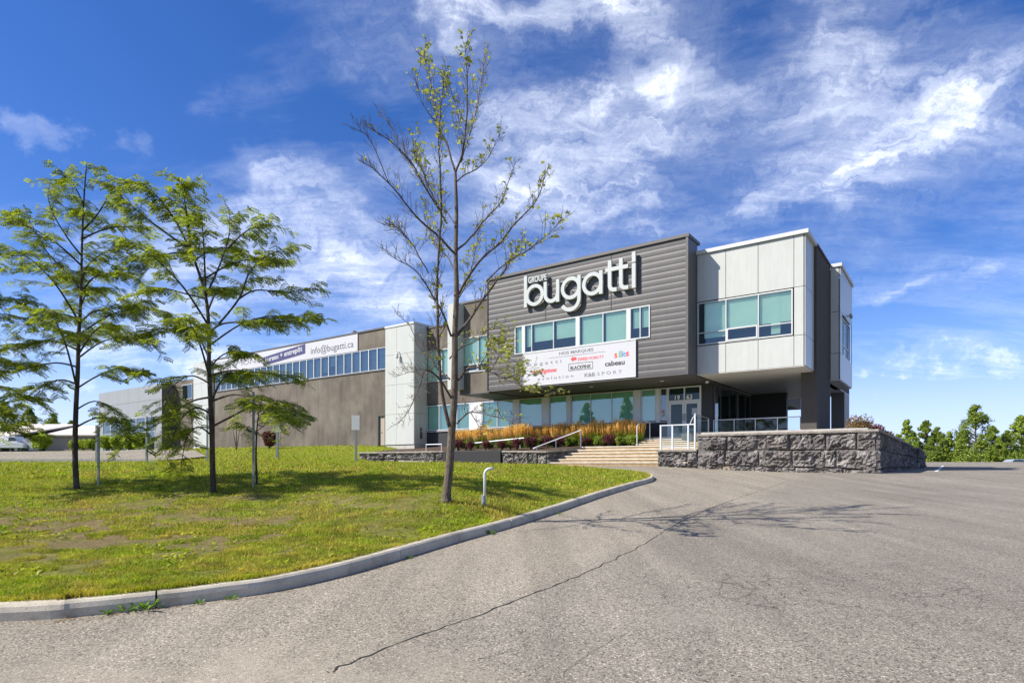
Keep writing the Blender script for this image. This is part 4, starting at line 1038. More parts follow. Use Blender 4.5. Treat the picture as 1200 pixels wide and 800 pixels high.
    w = MB(); w.box(a3, b3, Y2+.035, 8, gz, 10.4); w.box(b3-1.6, b3, Y2+.035, 8, 2.4, gz); w.box(a3, a3+1.2, Y2+.035, 8, 2.4, gz); w.box(a3, b3, Y2+1.2, 8, 2.4, gz); part('wall_core', w, M['stucco'], bld)
    us = list(np.linspace(a3, b3, 7)); mb = panels(fm(Y2), us, [gz, 8.7, 10.4], set(), .03, .012); panels(fm(Y2), [b3-1.6, b3], [2.9, 5, gz], set(), .03, .012, mb); panels(fm(Y2), [a3, a3+1.2], [2.9, 5, gz], set(), .03, .012, mb)
    part('white_panels', mb, M['grey_panel'], bld, label='pale grey panelled entrance wing')
    us = np.linspace(a3+1.2, b3-1.6, 7)
    for p, q in zip(us, us[1:]): window(fm(Y2), p, q, g0, gz, (), [(p+.05, q-.05, 5.2)], .06, [(p+.06, q-.06, g0+.06)], 'glass_blue', blmat='room_mid')
build_left_wing()

# ------------------------------------------------------------------ signs on the building
def stroke(mb, pts, w, y0, y1):
    """a band of width w along pts (u, v), from plane y0 to y1"""
    L, Rr = [], []
    for i, p in enumerate(pts):
        a = pts[max(i-1, 0)]; b = pts[min(i+1, len(pts)-1)]
        t = Vector((b[0]-a[0], b[1]-a[1])).normalized(); n = Vector((-t.y, t.x))*w/2
        L.append((p[0]+n.x, p[1]+n.y)); Rr.append((p[0]-n.x, p[1]-n.y))
    n = len(pts); base = len(mb.v)
    for i in range(n):
        for q in (L[i], Rr[i]): mb.v.append(tuple(B(q[0], y0, q[1]))); mb.v.append(tuple(B(q[0], y1, q[1])))
    for i in range(n-1):
        a = base+4*i; b = a+4
        for e in ((a, a+2, b+2, b), (a+1, b+1, b+3, a+3), (a, b, b+1, a+1), (a+2, a+3, b+3, b+2)): mb.f.append(e)
    mb.f.append((base, base+1, base+3, base+2)); e = base+4*(n-1); mb.f.append((e, e+2, e+3, e+1))
def arc(cx, cz, r, a0, a1, n=28): return [(cx+r*math.cos(R(a)), cz+r*math.sin(R(a))) for a in np.linspace(a0, a1, n)]

def build_letters():
    Y0, Y1 = YG-.27, YG-.13; U = lambda px: bx_(px, Y0)
    s = thing('wall_sign', 'big raised pale grey lettering on the grey corrugated wall', 'sign', B(-11.3, YG-.1, 10.0), ROT)
    bz = 10.62; xh = 1.25; w = .205; r = xh/2-w/2; cz = bz+xh/2
    def letter(paths):
        mb = MB()
        for i, p in enumerate(paths): stroke(mb, p, w, Y0-.004*i, Y1-.004*i)
        o = part('letter', mb, M['letter_white'], s)
    cx = U(626.3); sx = U(615.7)
    letter([arc(cx, cz, r, 90, 450, 44), [(sx, bz), (sx, bz+1.82)]])
    a, b = U(638.8), U(653.4); rr = (b-a)/2
    letter([[(a, bz+xh)] + arc(a+rr, bz+w/2+rr, rr, 180, 360, 20), [(b, bz), (b, bz+xh)]])
    cx = U(668.7); sx = U(678.4); rh = sx-cx
    letter([arc(cx, cz, r, 90, 450, 44), [(sx, bz+xh), (sx, bz+.05)] + arc(sx-.56, bz-.0, .56, 0, -150, 24)])
    cx = U(694); sx = U(704)
    letter([arc(cx, cz, r, 90, 450, 44), [(sx, bz), (sx, bz+xh)]])
    for px, pe, zt in ((714.3, 722.5, 1.66), (727.4, 736.2, 1.66)):
        a, e = U(px), U(pe); q = .26
        P = [[(a, bz+zt)] + arc(a+q, bz+w/2+q, q, 180, 270, 10) + [(e, bz+w/2)]]
        P.append([(U(709.3) if px < 720 else U(721), bz+1.19), (U(721) if px < 720 else U(736), bz+1.19)])
        letter(P)
    a = U(742.5); letter([[(a, bz), (a, bz+1.27)]]); letter([[(a, bz+1.33), (a, bz+1.86)]])
    # GROUPE, small
    V, F = txt_mesh('GROUPE', .50, True); xs = [p[0] for p in V]; sc_ = (U(640.5)-U(619))/(max(xs)-min(xs)); x0 = U(619)
    mb = MB(); n = len(V)
    for y in (Y0+.0, Y1): mb.v += [tuple(B(x0+(p[0]-min(xs))*sc_, y, bz+1.36+p[1]*.95)) for p in V]
    mb.f = [tuple(f) for f in F] + [tuple(i+n for i in reversed(f)) for f in F]
    cnt = {}
    for f in F:
        for i in range(len(f)):
            e = (f[i], f[(i+1) % len(f)]); cnt[e] = 1
    for (i, j) in list(cnt):
        if (j, i) not in cnt: mb.f.append((j, i, i+n, j+n))
    part('small_lettering', mb, M['letter_white'], s)
    br = MB()
    for px in (616, 646, 668, 694, 717, 742.5): br.tube([B(U(px), Y1-.02, bz+.5), B(U(px), YG, bz+.5)], .03, 6)
    part('bracket', br, M['galv'], s)
build_letters()

def build_banners():
    Yb = YG-.10; U = lambda px: bx_(px, Yb); m = fm(Yb)
    x0, x1 = U(613.5), U(744.5); z0, z1 = 6.10, 7.97
    t = thing('banner', 'white brand banner hung below the upper windows of the grey facade', 'banner', B((x0+x1)/2, Yb, z0), ROT)
    b = MB(); b.box(x0, x1, Yb, Yb+.04, z0, z1); part('panel', b, M['banner_white'], t)
    r = MB()
    for a, c, e, f in ((x0-.03, x1+.03, z0-.03, z0), (x0-.03, x1+.03, z1, z1+.03), (x0-.03, x0, z0, z1), (x1, x1+.03, z0, z1)): r.box(a, c, Yb-.02, Yb+.05, e, f)
    part('frame', r, M['white_trim'], t)
    Wd = x1-x0; H = z1-z0
    X = lambda px: U(605+px/8)                                  # pixel columns of the enlarged banner
    def Z(px, py): return bz_(605+px/8, 390+py/8, Yb)
    def T(s, xa, xb, py, h, mat, **k):
        return txt(s, X(xa), Z(xa, py), h, m, .006+k.pop('dd', 0), mat, t, width=X(xb)-X(xa), **k)
    T('NOS MARQUES', 402, 724, 206, .22, 'ink_mid', bold=True)
    l = MB(); za = Z(305, 238); l.box(X(305), X(832), Yb-.006, Yb-.001, za, za+.018); part('rule', l, M['ink_mid'], t)
    T('b u g a t t i', 114, 422, 312, .27, 'ink_mid')
    l = MB(); a, z = X(512), Z(512, 268)                         # small red cross-shaped mark
    q = .085
    for dx, dz in ((0, 1), (1, 1), (1, 2), (2, 1), (1, 0), (2.6, .6), (2.6, 1.6), (3.2, 1.1)): l.box(a+dx*q, a+(dx+1)*q, Yb-.007-.0006*dx, Yb-.002, z+dz*q, z+(dz+1)*q)
    part('mark', l, M['ink_red'], t)
    T('SWISS', 576, 668, 262, .22, 'ink_red', bold=True); T('MOBILITY', 678, 820, 250, .22, 'ink_red')
    for s_, a_, c_, mt in (('s', 920, 947, 'ink_red'), ('i', 950, 959, 'ink_yellow'), ('l', 963, 972, 'ink_blue'), ('l', 976, 985, 'ink_green'), ('i', 989, 998, 'ink_violet'), ('e', 1000, 1026, 'ink_blue'), ('s', 1028, 1056, 'ink_red')):
        txt(s_, X(a_), Z(a_, 232-(a_-920)*.14), .46, m, .006, mt, t, width=X(c_)-X(a_), bold=True)
    T('cabeau', 832, 1016, 312, .36, 'ink_black', bold=True)
    T('BLACKPINK', 508, 702, 345, .27, 'ink_black', bold=True)
    l = MB(); a, c = X(490), X(718); z = Z(490, 358); h = .40; w = .022
    for q in ((a, c, z, z+w), (a, c, z+h-w, z+h), (a, a+w, z+w, z+h-w), (c-w, c, z+w, z+h-w)): l.box(q[0], q[1], Yb-.006, Yb-.001, q[2], q[3])
    part('rule', l, M['ink_black'], t)
    T('the livingstones', 150, 380, 385, .34, 'ink_red', ital=True, bold=True)
    T('evolution', 200, 535, 446, .25, 'ink_mid', space=1.5)
    T('K&B', 640, 738, 412, .27, 'ink_mid', bold=True); T('S P O R T', 760, 990, 398, .24, 'ink_mid')
    # warehouse banner
    Yb = 1.5-.07; U = lambda px: bx_(px, Yb); m = fm(Yb)
    x1, x0 = U(419), U(246); z0, z1 = 10.52, 11.86
    t = thing('banner', 'long white banner above the ribbon window of the brown warehouse wall', 'banner', B((x0+x1)/2, Yb, z0), ROT)
    b = MB(); b.box(x0, x1, Yb, Yb+.05, z0, z1); part('panel', b, M['banner_white'], t)
    a, c = U(308.6), U(357.8)
    zz = lambda px, py: bz_(px, py, Yb)
    zl0, zl1, zr0, zr1 = max(zz(309.5, 429.5), z0+.01), zz(308.6, 418.7), zz(358, 414), min(zz(357.5, 402.5), z1-.01)
    n = MB(); n.prism([(a, zl0), (c, zr0), (c, zr1), (a, zl1)], Yb-.008, Yb-.001, lambda p, y: B(p[0], y, p[1])); part('navy_stripe', n, M['banner_navy'], t)
    ang = math.atan2(((zr0+zr1)-(zl0+zl1))/2, c-a)
    L = (c-a)/math.cos(ang)
    txt('bureau + entrepôt', a+.35, (zl0*.64+zl1*.36)+.03, .62, m, .012, 'banner_white', t, bold=True, ang=ang, width=L-.75)
    txt('info@bugatti.ca', U(364.3), z0+.36, .78, m, .006, 'ink_grey', t, width=U(414.2)-U(364.3))
    txt('IONS', U(283), z0+.42, .62, m, .006, 'ink_mid', t, width=U(304.5)-U(283))
    return
build_banners()

# ------------------------------------------------------------------ railings
def rail_thing(label, base): return thing('handrail', label, 'railing', base, ROT)
def build_rails():
    yW = -2.67
    # lower flight, left side
    A0 = at(629, 543, 32.2); pts = []
    def post(mb, x, y, z0, z1, r=.025): mb.tube([B(x, y, z0), B(x, y, z1)], r, 8)
    x0, y0, z0 = bx_(629, yW+.15), yW+.15, 1.47; x2, y2 = bx_(680.5, -.5), -.5
    zt0, zt2 = bz_(625, 524, yW+.1), bz_(680.5, 504, -.5)
    s = rail_thing('sloping white tube handrail at the left side of the lower stairs', B(x0, y0, z0))
    r = MB(); p0, p2 = B(x0, y0, zt0+.02), B(x2, y2, zt2); d = (p2-p0)
    r.tube([p0-d*.08+Vector((0,0,-.02)), p0, p2, p2+RX*.06], .03, 8); part('top_rail', r, M['rail_white'], s, smooth=True)
    for k, zb in ((0.0, 1.45), (.43, 1.9), (1.0, 2.5)):
        q = p0+d*k; mb = MB(); mb.tube([(q.x, q.y, zb), (q.x, q.y, q.z)], .026, 8); part('post', mb, M['rail_white'], s)
    # upper flight left
    ya, yb = yW+2.9, YK-.9
    s = rail_thing('short white handrail left of the upper steps beside the reed grass', B(bx_(746, ya), ya, 2.55))
    q = [B(bx_(746.5, ya), ya, bz_(746.5, 499, ya)), B(bx_(753.3, ya+.9), ya+.9, bz_(753.3, 493, ya+.9)), B(bx_(761.5, ya+.9), ya+.9, bz_(761.5, 495, ya+.9))]
    r = MB(); r.tube(q, .028, 8); part('top_rail', r, M['rail_white'], s)
    for p in q: mb = MB(); mb.tube([(p.x, p.y, 2.45), tuple(p)], .026, 8); part('post', mb, M['rail_white'], s)
    # glass guard standing on the low stone wall right of the stairs
    yv = yW+.22; U = lambda px: bx_(px, yv); z0 = 2.26; zt = bz_(790, 497.2, yv)
    s = rail_thing('white framed glass guard standing on the low stone wall by the stairs', B(U(794), yv, z0))
    r = MB(); r.box(U(773.6), U(814.5), yv-.025, yv+.025, zt-.05, zt); r.box(U(774), U(814), yv-.018, yv+.018, z0+.10, z0+.14); r.tube([B(U(808.5), yv, zt-.02), B(U(812), yv, zt+.30), B(U(814.4), yv, zt+.36)], .02, 6); part('top_rail', r, M['rail_white'], s)
    for px, h in ((774.3, 0), (788, 0), (806.5, 0), (814.4, .42)):
        mb = MB(); mb.box(U(px)-.035, U(px)+.035, yv-.036, yv+.036, z0-.02, zt+h+.004); part('post', mb, M['rail_white'], s)
    g = MB(); g.quad(B(U(776), yv, z0+.16), B(U(813.5), yv, z0+.16), B(U(813.5), yv, zt-.06), B(U(776), yv, zt-.06)); part('pane', g, M['glass_clear'], s)
    # guard turning back along the stair cheek
    yk = YK-1.6; s = rail_thing('glass guard running back along the stair beside the doors', B(-5.3, 0, FL))
    a = B(bx_(814.8, yW+.8), yW+.8, 0); c = B(bx_(830.2, YK-1.1), YK-1.1, 0); zt = 3.98
    r = MB(); r.tube([(a.x, a.y, zt-.02), (c.x, c.y, zt)], .025, 8); part('top_rail', r, M['galv'], s)
    for k in (0, 1): p = a.lerp(c, k); mb = MB(); mb.tube([(p.x, p.y, FL-.3), (p.x, p.y, zt+.02)], .032, 8); part('post', mb, M['rail_white'], s)
    g = MB(); g.quad((a.x, a.y, FL+.1), (c.x, c.y, FL+.1), (c.x, c.y, zt-.06), (a.x, a.y, zt-.06)); part('pane', g, M['glass_clear'], s)
    # terrace guard, corner to column
    a = B(-4.9, YK-.35, 0); c = B(-.62, 2.35, 0); zt = 3.93
    s = rail_thing('long framed glass guard across the open terrace under the white box', (a+c)/2+Vector((0,0,FL)))
    r = MB(); r.tube([(a.x, a.y, zt), (c.x, c.y, zt)], .028, 8); r.tube([(a.x, a.y, FL+.1), (c.x, c.y, FL+.1)], .02, 6); part('top_rail', r, M['rail_white'], s)
    for k in range(5): p = a.lerp(c, k/4); mb = MB(); mb.tube([(p.x, p.y, FL-.02), (p.x, p.y, zt)], .026, 8); part('post', mb, M['rail_white'], s)
    for k in range(4):
        p, q = a.lerp(c, k/4+.012), a.lerp(c, (k+1)/4-.012); g = MB(); g.quad((p.x, p.y, FL+.14), (q.x, q.y, FL+.14), (q.x, q.y, zt-.05), (p.x, p.y, zt-.05)); part('pane', g, M['glass_clear'], s)
    # ramp rail in the planting
    s = rail_thing('thin pale ramp rail between the reed grass and the dark red shrubs', B(bx_(576, -.6), -.6, 2.4))
    p, q = B(bx_(531, -.3), -.3, 0), B(bx_(614, -.3), -.3, 0); p.z = bz_(531, 521.5, -.3); q.z = bz_(614, 513, -.3)
    r = MB(); r.tube([p, q], .035, 8); part('top_rail', r, M['rail_white'], s)
    for k in (.05, .5, .95): w = p.lerp(q, k); mb = MB(); mb.tube([(w.x, w.y, 2.3), tuple(w)], .022, 6); part('post', mb, M['rail_white'], s)
    # small hoop by the tower
    yh = -.9; s = rail_thing('small white pipe hoop in front of the white tower', B(bx_(508, yh), yh, 2.3))
    zt = bz_(508, 520.5, yh); a, b = bx_(499.5, yh), bx_(517.5, yh)
    r = MB(); r.tube([B(a, yh, zt), B(b, yh, zt)], .03, 8); part('top_rail', r, M['rail_white'], s)
    for x in (a, b): mb = MB(); mb.tube([B(x, yh, 2.2), B(x, yh, zt+.05)], .03, 8); part('post', mb, M['rail_white'], s)
build_rails()

# ------------------------------------------------------------------ trees
class Tri:                                         # big quad soups in numpy
    def __init__(s): s.v = []; s.k = 0
    def add(s, arr): s.v.append(arr)               # (n,4,3)
    def data(s):
        a = np.concatenate(s.v).reshape(-1, 3); return a, np.arange(len(a)).reshape(-1, 4)
def frond_template(pairs=6, L=1.0, ll=.33, lw=.19):
    q = []
    for i in range(pairs):
        x = .12 + .82*i/(pairs-1); z = -.28*x*x
        for sgn in (-1, 1):
            l = ll*(1-.35*abs(x-.5)); a = .35
            tip = np.array([x+l*math.sin(a), sgn*l*math.cos(a), z-.045]); b = np.array([x, 0, z])
            mid = (b+tip)/2 + np.array([0, 0, .012]); pr = np.array([lw/2, 0, 0])
            q.append([b, mid-pr, tip, mid+pr])
    x = .5; q.append([[0, .008, 0], [0, -.008, 0], [1, -.004, -.28], [1, .004, -.28]])
    return np.array(q)*L
FT = frond_template()
def frame(d, roll):
    d = d/np.linalg.norm(d); up = np.array([0, 0, 1.]) if abs(d[2]) < .95 else np.array([1., 0, 0])
    s = np.cross(up, d); s /= np.linalg.norm(s); u = np.cross(d, s)
    c, si = math.cos(roll), math.sin(roll); s2 = s*c+u*si; u2 = -s*si+u*c
    return np.stack([d, s2, u2])                    # rows
def fronds(tri, P, D, rr, L0, tmpl):
    A = frame(D, rr.uniform(-1.1, 1.1)); tri.add(tmpl @ A * L0 + P)
def poly_at(pts, t):
    n = len(pts)-1; i = min(int(t*n), n-1); f = t*n-i; return pts[i]*(1-f)+pts[i+1]*f
def smooth(pts, n=5):
    P = [Vector(p) for p in pts]; out = []
    for i in range(len(P)-1):
        p0, p1, p2, p3 = P[max(i-1,0)], P[i], P[i+1], P[min(i+2, len(P)-1)]
        for k in range(n):
            t = k/n; out.append(0.5*((2*p1)+(p2-p0)*t+(2*p0-5*p1+4*p2-p3)*t*t+(3*p1-p0-3*p2+p3)*t**3))
    out.append(P[-1]); return out
def limb_world(px, Y, dy):
    """sight-line sketch of a limb given its own depth run dy=(start, end)"""
    n = len(px); out = []
    for i, (a, b) in enumerate(px):
        yy = Y + dy[0] + (dy[1]-dy[0])*(i/(n-1)); out.append(at(a, b, yy))
    return out

def locust(label, base, trunk, limbs, seed, r0=.066, dens=1.0, mats=('bark_dark', 'locust_leaf'), fl=.18, extra=True):
    rr = random.Random(seed); tr = smooth(trunk, 5); n = len(tr)
    t = thing('locust_tree', label, 'tree', base, 0, 'young locust trees on the lawn')
    w = MB(); w.tube(tr, [r0*(1.35 if i == 0 else 1)*(1-.80*(i/(n-1))) for i in range(n)], 9)
    tri = Tri(); wood = MB()
    H = tr[-1].z-tr[0].z
    all_l = [(l, .35) for l in limbs]
    if extra:                                       # limbs that run towards and away from the viewer
        for k in range(11):
            f = .30+.62*k/11; p = tr[int(f*(n-1))]; a = rr.choice((1, -1))*math.pi/2 + rr.uniform(-.9, .9); L = (2.5-1.4*f)*rr.uniform(.8, 1.15)
            all_l.append(([p, p+Vector((math.cos(a)*L*.4, math.sin(a)*L*.4, L*.32)), p+Vector((math.cos(a)*L*.8, math.sin(a)*L*.8, L*.5)), p+Vector((math.cos(a)*L*1.15, math.sin(a)*L*1.15, L*.55))], .3))
    all_l.append(([tr[int(.55*(n-1))], tr[int(.7*(n-1))], tr[int(.85*(n-1))], tr[-1]], .0))
    for li, (l, start) in enumerate(all_l):
        P = smooth(l, 4); m = len(P); L = sum((P[i+1]-P[i]).length for i in range(m-1))
        rb = min(r0*.38, .009+.009*L)
        if li < len(all_l)-1: wood.tube(P, [rb*(1-.78*i/(m-1)) for i in range(m)], 6)
        nb = max(4, int(L/.135*dens)); Pn = [np.array(p) for p in P]
        for b in range(nb):
            tt = start + (1-start)*(b+rr.random())/nb; p = poly_at(Pn, min(tt, .999)); tg = poly_at(Pn, min(tt+.04, 1.0))-p
            if np.linalg.norm(tg) < 1e-6: tg = Pn[-1]-Pn[-2]
            tg = tg/np.linalg.norm(tg)
            a = rr.uniform(0, 2*math.pi); hd = np.array([math.cos(a), math.sin(a), .12])
            d = tg*.75+hd*rr.uniform(.6, 1.0); d[2] = d[2]*.8+rr.uniform(-.25, .35); d /= np.linalg.norm(d)
            bl = rr.uniform(.35, .85)*(1.1-.35*tt)*(.75 if li == len(all_l)-1 else 1); q = [p+d*bl*k/5 + np.array([0, 0, -.24*bl*(k/5)**2]) for k in range(6)]
            wood.tube(q, [.0065*(1-.14*k) for k in range(6)], 4, False)
            for k in range(max(3, int(bl/.046))):
                u = (k+.6)/max(3, int(bl/.046)); pp = poly_at(q, min(u, .99)); sd = -1 if k % 2 else 1
                az = math.atan2(d[1], d[0]) + sd*rr.uniform(.5, 1.2)
                dd = np.array([math.cos(az), math.sin(az), rr.uniform(-.55, .2)])
                fronds(tri, pp, dd, rr, fl*rr.uniform(.7, 1.2), FT)
    tk = part('trunk', w, M[mats[0]], t, True); part('limbs', wood, M[mats[0]], t, True)
    part('crown', tri.data(), M[mats[1]], t)
    return t

def build_locusts():
    # second tree, nearest the brown wall
    Y = 13.5; L = lambda px, a=0, b=0: limb_world(px, Y, (a, b))
    tr = L([(250,578),(249,540),(248,500),(245,430),(245,390),(241,347),(228,305),(222,292),(214,282)])
    lim = [L([(222,292),(192,271),(168,253),(144,232),(132,216)], 0, -.3), L([(241,347),(256,314),(268,278),(269,250)], 0, .5), L([(256,380),(280,350),(292,320),(312,300),(345,288)], 0, .3),
           L([(245,389),(262,379),(295,377),(330,377),(372,374)], 0, -.5), L([(280,350),(300,340),(335,342),(368,338)], .1, .8), L([(241,350),(217,344),(190,338),(160,345)], 0, -.6),
           L([(245,400),(215,388),(190,385),(165,392)], 0, .6), L([(247,440),(270,434),(300,436),(338,440)], 0, -.7), L([(247,450),(225,440),(205,450),(190,470)], 0, -.8),
           L([(248,470),(275,462),(300,470),(322,482),(334,490)], 0, -1.0), L([(248,465),(225,470),(205,485),(200,510)], 0, .7), L([(224,296),(222,262),(232,240)], 0, .5), L([(228,300),(205,296),(180,305),(160,322)], 0, .9),
           L([(246,430),(262,415),(280,412),(292,418)], 0, 1.0), L([(248,500),(275,486),(300,474),(322,478),(342,492)], 0, .6), L([(248,485),(228,478),(208,498),(196,540)], 0, -.5), L([(248,510),(232,500),(218,515),(212,550)], 0, .3), L([(268,290),(290,270),(318,262)], .3, -.4)]
    locust('young locust tree with spreading feathery crown in front of the brown warehouse wall', at(250, 577, Y), tr, lim, 3)
    Y = 14.0; L = lambda px, a=0, b=0: limb_world(px, Y, (a, b))
    tr = L([(90,574),(88,530),(89,480),(91,440),(92,400),(94,365),(95,340),(96,290),(98,240),(101,195)])
    lim = [L([(93,337),(84,325),(72,313),(55,295),(45,277),(30,250)], 0, .3), L([(93,345),(110,325),(130,320),(150,322)], 0, -.5), L([(92,375),(75,368),(50,372),(25,385)], 0, -.4), L([(92,380),(110,365),(140,360),(175,352)], 0, .6),
           L([(91,410),(65,400),(35,402),(8,410)], 0, .5), L([(91,420),(120,400),(150,395),(178,402)], 0, -.6), L([(96,300),(80,280),(62,250),(55,225)], 0, -.4), L([(97,270),(115,250),(130,225),(140,215)], 0, .4),
           L([(90,455),(115,440),(140,432),(170,440)], 0, -.7), L([(90,450),(70,445),(45,455),(20,475)], 0, .8), L([(89,480),(110,470),(130,478),(140,500)], 0, .6), L([(95,320),(115,300),(142,290)], 0, 1.0), L([(90,500),(112,490),(135,495),(150,520)], 0, -.6), L([(98,240),(85,215),(70,210)], 0, .3),
           L([(91,430),(65,425),(30,432),(-10,440)], 0, -.9)]
    locust('young locust tree with slim straight trunk, left of the one before the brown wall', at(90, 573, Y), tr, lim, 5, .062)
    # the next of the row, its trunk outside the frame on the left
    Y = 13.6; L = lambda px, a=0, b=0: limb_world(px, Y, (a, b))
    tr = L([(-62,580),(-60,500),(-60,430),(-58,360),(-62,300),(-66,240)])
    lim = [L([(-60,440),(-35,425),(-8,420),(18,425)], 0, -.4), L([(-60,470),(-35,465),(-5,478),(22,500)], 0, -.6), L([(-58,400),(-30,380),(0,368),(22,372)], 0, .5), L([(-60,480),(-30,488),(5,500),(38,512)], 0, .3),
           L([(-60,420),(-90,400),(-130,390)], 0, .3), L([(-60,370),(-100,340),(-130,320)], 0, -.4), L([(-60,340),(-35,310),(-15,290)], 0, .4), L([(-60,455),(-28,450),(8,455),(35,470)], 0, .9)]
    locust('locust branches reaching in at the left edge from a trunk just outside the photo', at(-62, 580, Y), tr, lim, 9, .066)
    Y = 14.9; L = lambda px, a=0, b=0: limb_world(px, Y, (a, b))
    b = at(301, 569, Y); b.z = zL(b.x, b.y); tr = [b] + L([(300,535),(301,505),(303,485),(306,470)])
    lim = [L([(301,505),(318,492),(332,484),(344,492)], 0, -.2), L([(302,492),(316,476),(330,472),(340,478)], 0, .3), L([(301,510),(292,500),(286,508)], 0, .2), L([(303,485),(296,474),(288,472)], 0, -.3)]
    locust('small young locust tree tied to the slim post right of the larger locust', b, tr, lim, 15, .028, 1.2, fl=.17, extra=False)
build_locusts()

def build_ash():
    Y = 11.0; rr = random.Random(21)
    base = at(524, 586, Y); t = thing('ash_tree', 'tall nearly bare tree with sparse pale leaves on the lawn before the entrance', 'tree', base)
    L = lambda px, a=0.0, b=0.0: limb_world(px, Y, (a, b))
    tw = MB(); P = smooth(L([(523,588),(524,572),(527,545),(529,510),(532,470),(533,420),(533,394),(535,340),(534,297),(535,250),(534,215),(533.8,200)]), 5); n = len(P)
    rad = [float(np.interp(i/(n-1), [0, .03, .1, .5, 1.0], [.120, .088, .078, .056, .020])) for i in range(n)]
    tw.tube(P, rad, 14); part('trunk', tw, M['bark_grey'], t, True)
    limbs = [  # (sketch, depth run, base radius, leafiness)
        ([(533.8,202),(524,170),(512,144),(505,100),(498,75),(497,58)], (0, .3), .026, .8), ([(533.8,202),(540,185),(544,170),(547,130),(548,95),(546,72),(545,54)], (0, -.3), .026, .8),
        ([(533,215),(545,205),(561,196),(575,180),(587,155)], (0, .4), .018, .7), ([(540,190),(550,160),(559,125),(565,90),(568.7,61)], (0, .2), .014, .3),
        ([(533,297),(515,278),(494,260),(475,238),(456,215),(440,200),(430,192)], (0, -.6), .028, .06), ([(524,262),(508,235),(494,211),(482,190),(469,177),(450,160),(435.6,151)], (0, -.4), .024, .05),
        ([(494,211),(484,198),(475,177),(460,150),(445,132)], (-.2, .2), .012, .02), ([(456,215),(441,180),(430,160),(420.6,152)], (-.5, -.7), .010, .02), ([(533,262),(518,240),(501,219),(494,190),(488,168)], (0, .6), .014, .5),
        ([(535,294),(548,282),(561,267),(573,252),(583.6,241),(592,225),(598,205),(604,190)], (0, .5), .026, .4), ([(537,345),(553.7,316),(570,298),(587,282),(605,262),(625,241),(634,222),(638,209)], (0, -.5), .030, .25),
        ([(570,330),(583.7,316),(600,303),(617,294),(640,276),(658,258)], (-.3, -.8), .016, .7), ([(534,396),(554,368),(576,337),(590,318),(600,300),(612,280)], (0, .5), .040, .2),
        ([(527,500),(519,470),(516,440),(513,400),(513,365),(512,330),(515,285),(517,250),(516,200),(514,160),(518,115),(520,95)], (-.05, -.35), .045, .45),
        ([(529,394),(520,370),(508.7,349),(500,335),(488,318),(467,304),(455,296)], (0, -.5), .026, .03), ([(527,444),(518,435),(508.7,427),(499,412),(490,401),(478,380),(464,368)], (0, .4), .022, .02),
        ([(531,470),(516,445),(500,434),(493,448),(488,461),(478,482),(467,496)], (0, -.5), .026, .0), ([(510,428),(498,440),(482,436),(462,442)], (-.2, .3), .012, 0),
        ([(537,445),(548,432),(561,430),(574,435),(587,442),(606,450),(625,458),(645,463)], (0, -.7), .028, .75), ([(536,496),(543,488),(552,483),(570,486),(590,490),(604,497)], (0, -.5), .022, .08),
        ([(574,435),(582,424),(588,412),(598,420)], (-.4, -.7), .011, 1.3), ([(561,430),(570,415),(577,405),(590,402)], (-.3, .0), .011, 1.3), ([(590,443),(600,440),(612,436),(622,440)], (-.5, -.2), .009, 1.3), ([(552,484),(560,498),(566,510)], (-.1, -.3), .010, .2),
        ([(534,320),(523,300),(510,285),(502,262),(498,240)], (0, .7), .018, .3), ([(536,350),(545,335),(556,300),(560,270)], (0, .8), .020, .5), ([(545,170),(538,140),(530,110),(523,85)], (0, .3), .010, .6),
        ([(512,144),(500,130),(492,112),(487,92)], (0, -.2), .009, .6), ([(517,250),(505,225),(495,200),(487,190),(484,165)], (-.2, -.5), .014, .7), ([(502,320),(485,290),(470,270),(458,262)], (0, -.9), .014, .05), ([(527,420),(540,408),(560,398),(575,385),(598,388)], (0, .9), .018, .2),
    ]
    wood = MB(); leaf = Tri(); tips = []
    ltm = []
    for s in (-1, 1):
        ltm.append([[0, 0, 0], [.5, s*.02, .05], [1, 0, -.12], [.45, s*.42, .09]])
    LT = np.array(ltm)
    def leaves(p, d, amt):
        k = int(amt) + (rr.random() < amt-int(amt))
        for _ in range(k):
            a = rr.uniform(0, 6.28); dd = np.array([math.cos(a), math.sin(a), rr.uniform(-.6, .4)])+np.array(d)*.4
            leaf.add(LT @ frame(dd, rr.uniform(-1, 1)) * rr.uniform(.045, .09)*(1.3 if lf > .74 and px[0][1] > 400 else 1) + np.array(p) + np.array([rr.uniform(-.02, .02) for _ in range(3)]))
    def twig(p, d, L, r, lf, lvl):
        q = [np.array(p)]; d = np.array(d)/np.linalg.norm(d)
        for k in range(5):
            d = d + np.array([rr.uniform(-.14, .14), rr.uniform(-.14, .14), .07+rr.uniform(-.06, .1)]); d /= np.linalg.norm(d); q.append(q[-1]+d*L/5)
        wood.tube(q, [max(r*(1-.14*k), .0025) for k in range(6)], 4, False)
        if lvl > 0:
            for k in range(rr.choice((2, 3, 3))):
                u = rr.uniform(.3, .95); pp = poly_at(q, u); s = np.cross(d, np.array([rr.uniform(-1, 1), rr.uniform(-1, 1), rr.uniform(-.3, .3)])); s /= np.linalg.norm(s)+1e-6
                twig(pp, d*.9+s*.75, L*rr.uniform(.3, .55), r*.55, lf, lvl-1)
        if lf > 0:
            for u in (.5, .8, 1.0): leaves(poly_at(q, min(u, .999)), d, lf*rr.uniform(.2, 2.3))
